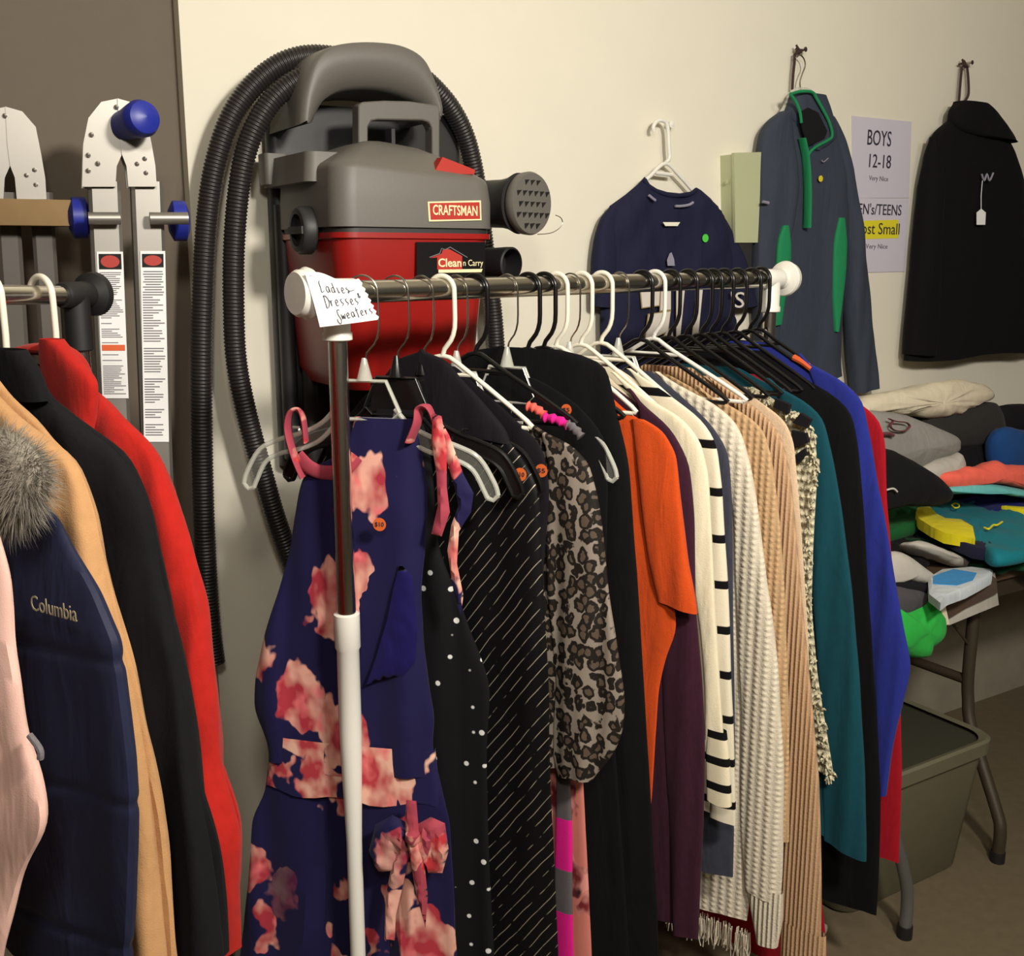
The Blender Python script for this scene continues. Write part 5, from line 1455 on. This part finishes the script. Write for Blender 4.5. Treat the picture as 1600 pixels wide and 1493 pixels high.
drape(R, L, 0.034, 0.004, 30, 432, yo=y - 0.012, lev=30).build('sleeve', M['black_fleece'], bj)
R = kf.xz([(1528, 161), (1546, 175), (1560, 195), (1572, 210), (1576, 218), (1574, 224)], y); L = kf.xz([(1490, 161), (1482, 172), (1480, 195), (1490, 210), (1520, 218), (1560, 224)], y)
drape(R, L, 0.045, 0.004, 30, 433, yo=y - 0.012, topth=0.7, lev=24).build('collar', M['black_fleece'], bj)
lg = MB(); P = smooth_path([kf.px(a, b_, -0.105) for a, b_ in ((1534, 272), (1538, 282), (1542, 272), (1546, 282), (1552, 270))], 4); lg.tube(P, 0.003, 6); lg.build('chest_logo', M['grey_print'], bj)
MB().tube([kf.px(1535, 282, -0.106), kf.px(1533, 305, -0.108), kf.px(1533, 327, -0.108)], 0.0011, 6).build('tag_string', M['paper'], bj)
MB().prism(kf.xz([(1526, 332), (1533, 326), (1540, 332), (1539, 351), (1526, 351)], -0.108), -0.109, -0.1075).build('hang_tag', M['paper'], bj, smooth=False)

# ------------------------------------------------------------------ table, bin
TZ = 0.78
tt0 = on_z(1580, 890, TZ); NF = tt0.dot(WN)
tf = Fr(wp(0, 0, 0), A32)
tb = thing('folding_table', 'brown folding table piled with clothes against the right-hand wall', 'table', tf)
t_left = 2.0
MB().box((t_left - 0.15, NF, TZ - 0.022), (4.4, WC - 0.01, TZ)).build('table_top', M['table'], tb, smooth=False)
MB().box((t_left - 0.13, NF + 0.015, TZ - 0.075), (4.38, NF + 0.035, TZ - 0.022)).build('apron', M['brown_metal'], tb, smooth=False)
# dark upright that bends out to a splayed foot; its grey twin on the left
foot = tf.loc(on_z(1558, 1345, 0.0)); NU = NF + 0.05; up = tf.px(1514, 1040, NU)
P = smooth_path([(up.x, NU, TZ - 0.03), (up.x, NU, 0.62), (up.x, NU, 0.48), (up.x + 0.002, NU - 0.005, 0.41), (up.x * 0.75 + foot.x * 0.25, NU - 0.03, 0.33), (up.x * 0.2 + foot.x * 0.8, foot.y + 0.02, 0.14), (foot.x, foot.y, 0.09), (foot.x, foot.y, 0.02)], 5)
MB().tube(P, 0.0165, 14).build('leg', M['brown_metal'], tb)
MB().lathe((foot.x, foot.y, 0), (0, 0, 1), [(0.019, 0), (0.019, 0.03)], 14).build('foot_tip', M['dull_black'], tb)
f2 = tf.loc(on_z(1413, 1463, 0.0))
P = smooth_path([(f2.x - 0.10, NF + 0.05, TZ - 0.03), (f2.x - 0.10, NF + 0.02, 0.52), (f2.x - 0.10, f2.y + 0.03, 0.43), (f2.x - 0.085, f2.y - 0.002, 0.33), (f2.x - 0.02, f2.y - 0.002, 0.17), (f2.x, f2.y, 0.10), (f2.x, f2.y, 0.02)], 5)
MB().tube(P, 0.015, 14).build('leg', M['silver_leg'], tb)
MB().lathe((f2.x, f2.y, 0), (0, 0, 1), [(0.018, 0), (0.018, 0.032)], 14).build('foot_tip', M['dull_black'], tb)
cb = tf.px(1500, 1066, NU); MB().tube([(up.x, NU, cb.z), (up.x - 0.01, WC - 0.12, cb.z)], 0.014, 10).build('crossbar', M['brown_metal'], tb)
MB().tube([(up.x - 0.01, WC - 0.12, TZ - 0.03), (up.x - 0.01, WC - 0.12, 0.0)], 0.0165, 12).build('leg', M['brown_metal'], tb)
br = tf.px(1505, 1015, NU); MB().tube([(up.x, NU, br.z), (up.x - 0.20, NU, TZ - 0.03)], 0.004, 8).build('brace', M['brown_metal'], tb)
for xx in (4.1,):
    for yy in (NF + 0.06, WC - 0.12):
        MB().tube([(xx, yy, TZ - 0.03), (xx, yy, 0.0)], 0.0165, 10).build('leg', M['brown_metal'], tb)

bn = thing('storage_bin', 'grey green plastic storage bin on the floor under the table', 'storage bin', tf)
bfr = tf.loc(on_z(1495, 1351, 0.0)); xr = bfr.x + 0.01; yf = bfr.y - 0.005
def brr(k, z, r=0.05): return rrect(xr - 0.46 - k, xr + k, yf - k * 0.8, yf + 0.30 + k * 0.8, r, z, 6)
MB().loft([brr(-0.01, 0.0), brr(0, 0.012), brr(0.035, 0.34), brr(0.036, 0.345), brr(0.028, 0.345), brr(-0.004, 0.02)], True, True).build('bin_body', M['bin'], bn)
MB().loft([brr(0.034, 0.335, 0.06), brr(0.052, 0.337, 0.06), brr(0.054, 0.372, 0.06), brr(0.046, 0.378, 0.06), brr(0.030, 0.374, 0.06)], False, False).build('bin_rim', M['bin'], bn)
MB().loft([brr(0.034, 0.362, 0.06), brr(0.034, 0.356, 0.06)], True, True).build('bin_lid', M['bin_dark'], bn)

# ------------------------------------------------------------------ clothes on the table
def pad(name, label, cat, poly, z0, z1, mat, seed=1, bulge=0.008, puff=0.012, layers=1, group=None, fr=tf, sink=0.0):
    """soft folded thing lying flat: poly = outline in px at its top height z1; rounded sides, wrinkled top, fold grooves between layers"""
    pts = [tf.loc(on_z(a, b_, z1)) for a, b_ in poly]
    cx_ = sum(p.x for p in pts) / len(pts); cy_ = sum(p.y for p in pts) / len(pts)
    # densify outline
    Q = []
    n = len(pts)
    for i in range(n):
        a, b_ = pts[i], pts[(i + 1) % n]
        p0, p3 = pts[i - 1], pts[(i + 2) % n]
        for k in range(6):
            t = k / 6
            Q.append(0.5 * ((2 * a) + (b_ - p0) * t + (2 * p0 - 5 * a + 4 * b_ - p3) * t * t + (3 * a - p0 - 3 * b_ + p3) * t ** 3))
    o = thing(name, label, cat, Fr(tf.o + tf.X * cx_ + tf.Y * cy_ + Vector((0, 0, z0)), tf.ang), group)
    h = z1 - z0; rings = []
    def ring(k, z, out=0.0, nz=0.0, off=0):
        r_ = []
        for q in Q:
            dx, dy = q.x - cx_, q.y - cy_; l = math.hypot(dx, dy) + 1e-6
            m = k + out / l
            zz = z + nz * noise.noise(Vector((dx * m * 14, dy * m * 14, seed * 5.1 + off))) + nz * 0.5 * noise.noise(Vector((dx * m * 34, dy * m * 34, seed)))
            r_.append((dx * m, dy * m, zz))
        return r_
    rings.append(ring(0.94, 0.0))
    for j in range(layers):
        a, b_ = h * j / layers, h * (j + 1) / layers
        w_ = b_ - a
        rings += [ring(1, a + w_ * 0.12, -0.004, 0.002), ring(1, a + w_ * 0.3, bulge * 0.8, 0.002), ring(1, a + w_ * 0.6, bulge, 0.002), ring(1, a + w_ * 0.88, 0.0, 0.002)]
    for k, zz in ((0.96, 0.97), (0.9, 1.0), (0.8, 1.0), (0.68, 1.0), (0.55, 1.0), (0.42, 1.0), (0.28, 1.0), (0.14, 1.0), (0.03, 1.0)):
        rings.append(ring(k, h * zz + puff * (1 - k), 0, 0.012))
    MB().loft(rings, True, True).build(mat if False else 'cloth', M[mat], o, auto=80)
    return o, (cx_, cy_)


def lump(name, label, cat, poly, n_front, depth, mat, seed=1, slope=0.25, group=None, wr=0.006):
    """rolled or bunched cloth: poly = its front outline in px, lying at wall distance n_front and reaching depth further back"""
    ff = Fr(tf.X * 0 + tf.Y * n_front + tf.o, tf.ang)
    q = [ff.px(a, b_, 0) for a, b_ in poly]
    Q = []; n = len(q)
    for i in range(n):
        a, b_, p0, p3 = q[i], q[(i + 1) % n], q[i - 1], q[(i + 2) % n]
        for k in range(6):
            t = k / 6
            Q.append(0.5 * ((2 * a) + (b_ - p0) * t + (2 * p0 - 5 * a + 4 * b_ - p3) * t * t + (3 * a - p0 - 3 * b_ + p3) * t ** 3))
    c = sum(Q, Vector()) / len(Q)
    zb_ = min(p.z for p in Q)
    base = ff.o + ff.X * c.x + Vector((0, 0, zb_))
    o = thing(name, label, cat, Fr(base, tf.ang), group)
    rings = []
    for k, yy, dn in ((0.02, -0.03, 0), (0.3, -0.028, 0), (0.55, -0.024, 0), (0.78, -0.016, 0), (0.92, -0.006, 0), (1.0, 0.008, 0), (1.0, depth * 0.4, depth * 0.4), (0.98, depth * 0.75, depth * 0.75), (0.9, depth, depth)):
        r_ = []
        for p in Q:
            x = (p.x - c.x) * k; z = (p.z - c.z) * k + c.z - zb_
            if z > (c.z - zb_): z -= dn * slope
            w_ = wr * noise.noise(Vector((x * 12, z * 18, seed * 2.3))) + wr * 0.6 * noise.noise(Vector((x * 30, z * 30 + yy * 20, seed)))
            r_.append((x, yy + w_, max(0.0, z + w_ * (0.6 if z > 0.01 else 0))))
        rings.append(r_)
    MB().loft(rings, True, True).build('cloth', M[mat], o, auto=80)
    return o


n_back = 1.98
# back row of stacks against the wall
lump('folded_fleece', 'charcoal folded fleece under the cream blanket, at the back of the table', 'clothes', [(1440, 690), (1450, 655), (1480, 640), (1550, 628), (1566, 640), (1571, 665), (1562, 690), (1500, 700)], 1.99, 0.17, 't_char', 2)
lump('folded_jeans', 'dark folded jeans under the charcoal fleece, behind the coral shirt', 'clothes', [(1455, 790), (1450, 720), (1480, 695), (1560, 682), (1572, 720), (1570, 790)], 2.0, 0.17, 't_black', 3)
lump('folded_trousers', 'black folded trousers at the right frame edge beside the charcoal fleece', 'clothes', [(1568, 680), (1566, 645), (1580, 634), (1640, 632), (1660, 660), (1655, 690)], 2.0, 0.18, 't_black', 4)
lump('folded_shirt', 'denim blue folded shirt at the right frame edge, above the coral shirt', 'clothes', [(1558, 735), (1556, 690), (1570, 668), (1600, 672), (1660, 684), (1665, 760), (1560, 790)], 1.92, 0.045, 't_blue', 5)
lump('folded_blanket', 'cream folded blanket on top of the pile at the back of the table', 'blanket', [(1330, 640), (1368, 618), (1430, 606), (1480, 593), (1530, 598), (1556, 612), (1553, 626), (1520, 638), (1490, 648), (1455, 654), (1415, 646), (1370, 646)], 1.98, 0.17, 't_cream', 6, wr=0.012)
o = lump('folded_sweatshirt', 'heather grey folded sweatshirt with maroon lettering, left of the charcoal fleece', 'sweater', [(1330, 720), (1340, 650), (1400, 645), (1460, 665), (1498, 682), (1504, 695), (1498, 708), (1460, 722), (1445, 730), (1400, 740)], 1.885, 0.07, 't_grey', 7)
ff = Fr(o.location, tf.ang)
P = smooth_path([ff.px(a, b_, -0.038) for a, b_ in ((1389, 654), (1400, 658), (1416, 660), (1421, 666), (1413, 673), (1398, 672), (1391, 665), (1396, 657))], 4); MB().tube(P, 0.005, 6, flat=(1, 0.4)).build('lettering', M['maroon_print'], o)
P = smooth_path([ff.px(a, b_, -0.038) for a, b_ in ((1378, 678), (1388, 677), (1396, 680))], 4); MB().tube(P, 0.005, 6).build('lettering', M['maroon_print'], o)
lump('folded_tee', 'light grey folded tee under the grey sweatshirt with maroon lettering', 'shirt', [(1440, 745), (1452, 724), (1490, 712), (1503, 708), (1508, 724), (1500, 738), (1475, 748), (1460, 760)], 1.865, 0.07, 't_light', 8)
# front row
o = lump('black_hoodie', 'black folded hoodie with a small white tick, behind the royal blue jacket', 'sweater', [(1330, 800), (1340, 705), (1385, 700), (1420, 715), (1460, 738), (1484, 760), (1490, 776), (1470, 790), (1420, 792)], 1.785, 0.06, 't_black', 9)
ff = Fr(o.location, tf.ang)
P = smooth_path([ff.px(a, b_, -0.040) for a, b_ in ((1386, 765), (1396, 763), (1402, 768))], 4); MB().tube(P, 0.0025, 6).build('tick_mark', M['jersey_white'], o)
pad('folded_shirt', 'deep blue folded shirt under the aqua one, at the right frame edge', 'shirt', [(1470, 782), (1500, 768), (1560, 762), (1640, 775), (1650, 800), (1560, 800), (1500, 795)], TZ + 0.04, TZ + 0.085, 't_royal', 11)
lump('folded_shirt', 'aqua folded shirt under the neon coral one', 'shirt', [(1483, 766), (1500, 757), (1530, 753), (1565, 758), (1620, 768), (1660, 772), (1655, 785), (1600, 778), (1550, 770), (1500, 770)], 1.82, 0.06, 't_aqua', 12, wr=0.003)
lump('folded_shirt', 'neon coral folded shirt with rumpled top edge, on the aqua shirt', 'shirt', [(1474, 752), (1478, 740), (1500, 734), (1516, 728), (1530, 730), (1560, 721), (1575, 726), (1610, 728), (1660, 735), (1660, 772), (1610, 766), (1560, 755), (1520, 757), (1490, 764)], 1.83, 0.055, 't_coral', 13)
pad('folded_shorts', 'dark green folded shorts under the teal and yellow jersey', 'clothes', [(1392, 835), (1440, 815), (1520, 808), (1620, 845), (1640, 880), (1585, 878), (1560, 884), (1500, 868), (1440, 852)], TZ + 0.002, TZ + 0.03, 't_dgreen', 14)
pad('folded_shirt', 'mid green folded shirt left of the yellow sleeve', 'shirt', [(1360, 800), (1392, 780), (1440, 775), (1452, 790), (1440, 812), (1400, 825), (1365, 830)], TZ + 0.035, TZ + 0.075, 't_green', 15)
o, (cx_, cy_) = pad('sports_jersey', 'teal sports jersey with a yellow panel, spread on the front of the pile', 'shirt', [(1434, 798), (1450, 780), (1500, 772), (1550, 774), (1600, 795), (1640, 815), (1625, 850), (1560, 866), (1530, 846), (1500, 838), (1460, 822)], TZ + 0.045, TZ + 0.085, 't_teal', 16, puff=0.008)
ff = Fr(o.location, tf.ang)
def topmark(name, px_poly, z, mat, root, hgt=0.012):
    """a raised panel following the top of a pad"""
    q = [ff.loc(on_z(a, b_, z)) for a, b_ in px_poly]
    c = sum(q, Vector()) / len(q)
    r0 = [(p.x, p.y, p.z - hgt) for p in q]; r1 = [(p.x, p.y, p.z) for p in q]; r2 = [(c.x + (p.x - c.x) * 0.85, c.y + (p.y - c.y) * 0.85, p.z + 0.003) for p in q]
    MB().loft([r0, r1, r2], True, True).build(name, M[mat], root, auto=60)
topmark('yellow_panel', [(1431, 800), (1434, 792), (1452, 791), (1462, 802), (1478, 810), (1505, 812), (1520, 822), (1524, 842), (1500, 836), (1476, 832), (1455, 822), (1436, 810)], TZ + 0.098, 't_yellow', o, 0.03)
topmark('navy_side', [(1474, 834), (1500, 832), (1552, 848), (1552, 860), (1520, 855), (1490, 842)], TZ + 0.08, 't_navy', o, 0.03)
topmark('yellow_trim', [(1565, 790), (1600, 792), (1640, 800), (1640, 806), (1598, 798)], TZ + 0.10, 't_yellow', o)
P = smooth_path([ff.loc(on_z(a, b_, TZ + 0.103)) for a, b_ in ((1487, 789), (1492, 786), (1498, 788), (1498, 792), (1492, 793), (1487, 789))], 4); MB().tube(P, 0.0022, 6).build('crest', M['t_yellow'], o)
P = smooth_path([ff.loc(on_z(a, b_, TZ + 0.103)) for a, b_ in ((1538, 824), (1545, 826), (1552, 820), (1558, 820), (1566, 815))], 4); MB().tube(P, 0.0028, 6).build('crest', M['t_yellow'], o)
lump('rolled_towel', 'light grey rolled towel at the front edge, below the dark green shorts', 'towel', [(1430, 850), (1440, 846), (1456, 850), (1475, 858), (1500, 868), (1530, 876), (1556, 882), (1555, 887), (1525, 887), (1490, 884), (1465, 874), (1440, 862)], NF + 0.09, 0.06, 't_light', 17)
pad('folded_leggings', 'black folded leggings left of the light grey rolled towel', 'clothes', [(1350, 850), (1395, 828), (1430, 830), (1440, 850), (1450, 870), (1420, 882), (1390, 880), (1350, 870)], TZ + 0.002, TZ + 0.032, 't_black', 18)
# tee draped over the front edge
ds = thing('draped_tee', 'white and brown tee with a sky blue print, hanging over the front edge', 'shirt', tf)
def patch(name, pxs, y, mat, thick=0.012):
    q = tf.xz(pxs, y); MB().prism(q, y, y + thick, 0.03).build(name, M[mat], ds, auto=50)
yd = NF - 0.03
q = [tf.loc(on_z(a, b_, TZ + 0.028)) for a, b_ in ((1450, 900), (1470, 888), (1520, 884), (1552, 888), (1550, 897), (1531, 908), (1510, 919), (1482, 929), (1470, 938), (1452, 924))]
c = sum(q, Vector()) / len(q)
MB().loft([[(p.x, p.y, TZ + 0.002) for p in q], [(p.x, p.y, TZ + 0.022) for p in q], [(c.x + (p.x - c.x) * 0.9, c.y + (p.y - c.y) * 0.9, TZ + 0.03) for p in q]], True, True).build('folded_top', M['t_white'], ds)
q = [tf.loc(on_z(a, b_, TZ + 0.031)) for a, b_ in ((1458, 900), (1490, 889), (1526, 895), (1520, 906), (1495, 914), (1458, 912))]
MB().loft([[(p.x, p.y, p.z - 0.004) for p in q], [(p.x, p.y, p.z + 0.001) for p in q]], True, True).build('sky_print', M['t_sky'], ds)
patch('hanging_back', [(1472, 940), (1480, 922), (1510, 912), (1556, 895), (1562, 945), (1530, 958), (1484, 977)], yd + 0.006, 't_light', 0.02)
patch('brown_side', [(1474, 934), (1482, 926), (1510, 917), (1530, 906), (1546, 895), (1558, 904), (1560, 926), (1540, 936), (1510, 950), (1484, 966)], yd - 0.006, 't_brown', 0.02)
# socks and green fleece on the near corner
lump('grey_sock', 'light grey fuzzy sock on top of the near corner pile', 'socks', [(1380, 890), (1398, 862), (1420, 868), (1445, 886), (1460, 898), (1458, 908), (1440, 912), (1410, 908), (1380, 915)], NF + 0.03, 0.08, 't_light', 21)
lump('black_sock', 'black sock under the light grey fuzzy sock', 'socks', [(1380, 925), (1400, 905), (1440, 908), (1456, 914), (1456, 926), (1430, 930), (1390, 935)], NF + 0.02, 0.08, 't_black', 22)
lump('dark_grey_sock', 'dark grey sock between the black sock and the bright green fleece', 'socks', [(1380, 955), (1395, 920), (1425, 918), (1450, 926), (1457, 940), (1440, 956), (1410, 962)], NF + 0.0, 0.08, 't_dgrey', 23)
lump('green_fleece', 'bright green fleece hanging off the near corner of the table', 'clothes', [(1385, 1010), (1395, 950), (1420, 958), (1445, 945), (1460, 932), (1472, 945), (1477, 975), (1470, 1000), (1452, 1012), (1448, 1026), (1428, 1028), (1400, 1022)], NF - 0.03, 0.10, 't_lime', 24, wr=0.008)
patch('cream_hem', [(1468, 940), (1476, 940), (1484, 975), (1476, 978)], yd - 0.02, 'cream', 0.02)
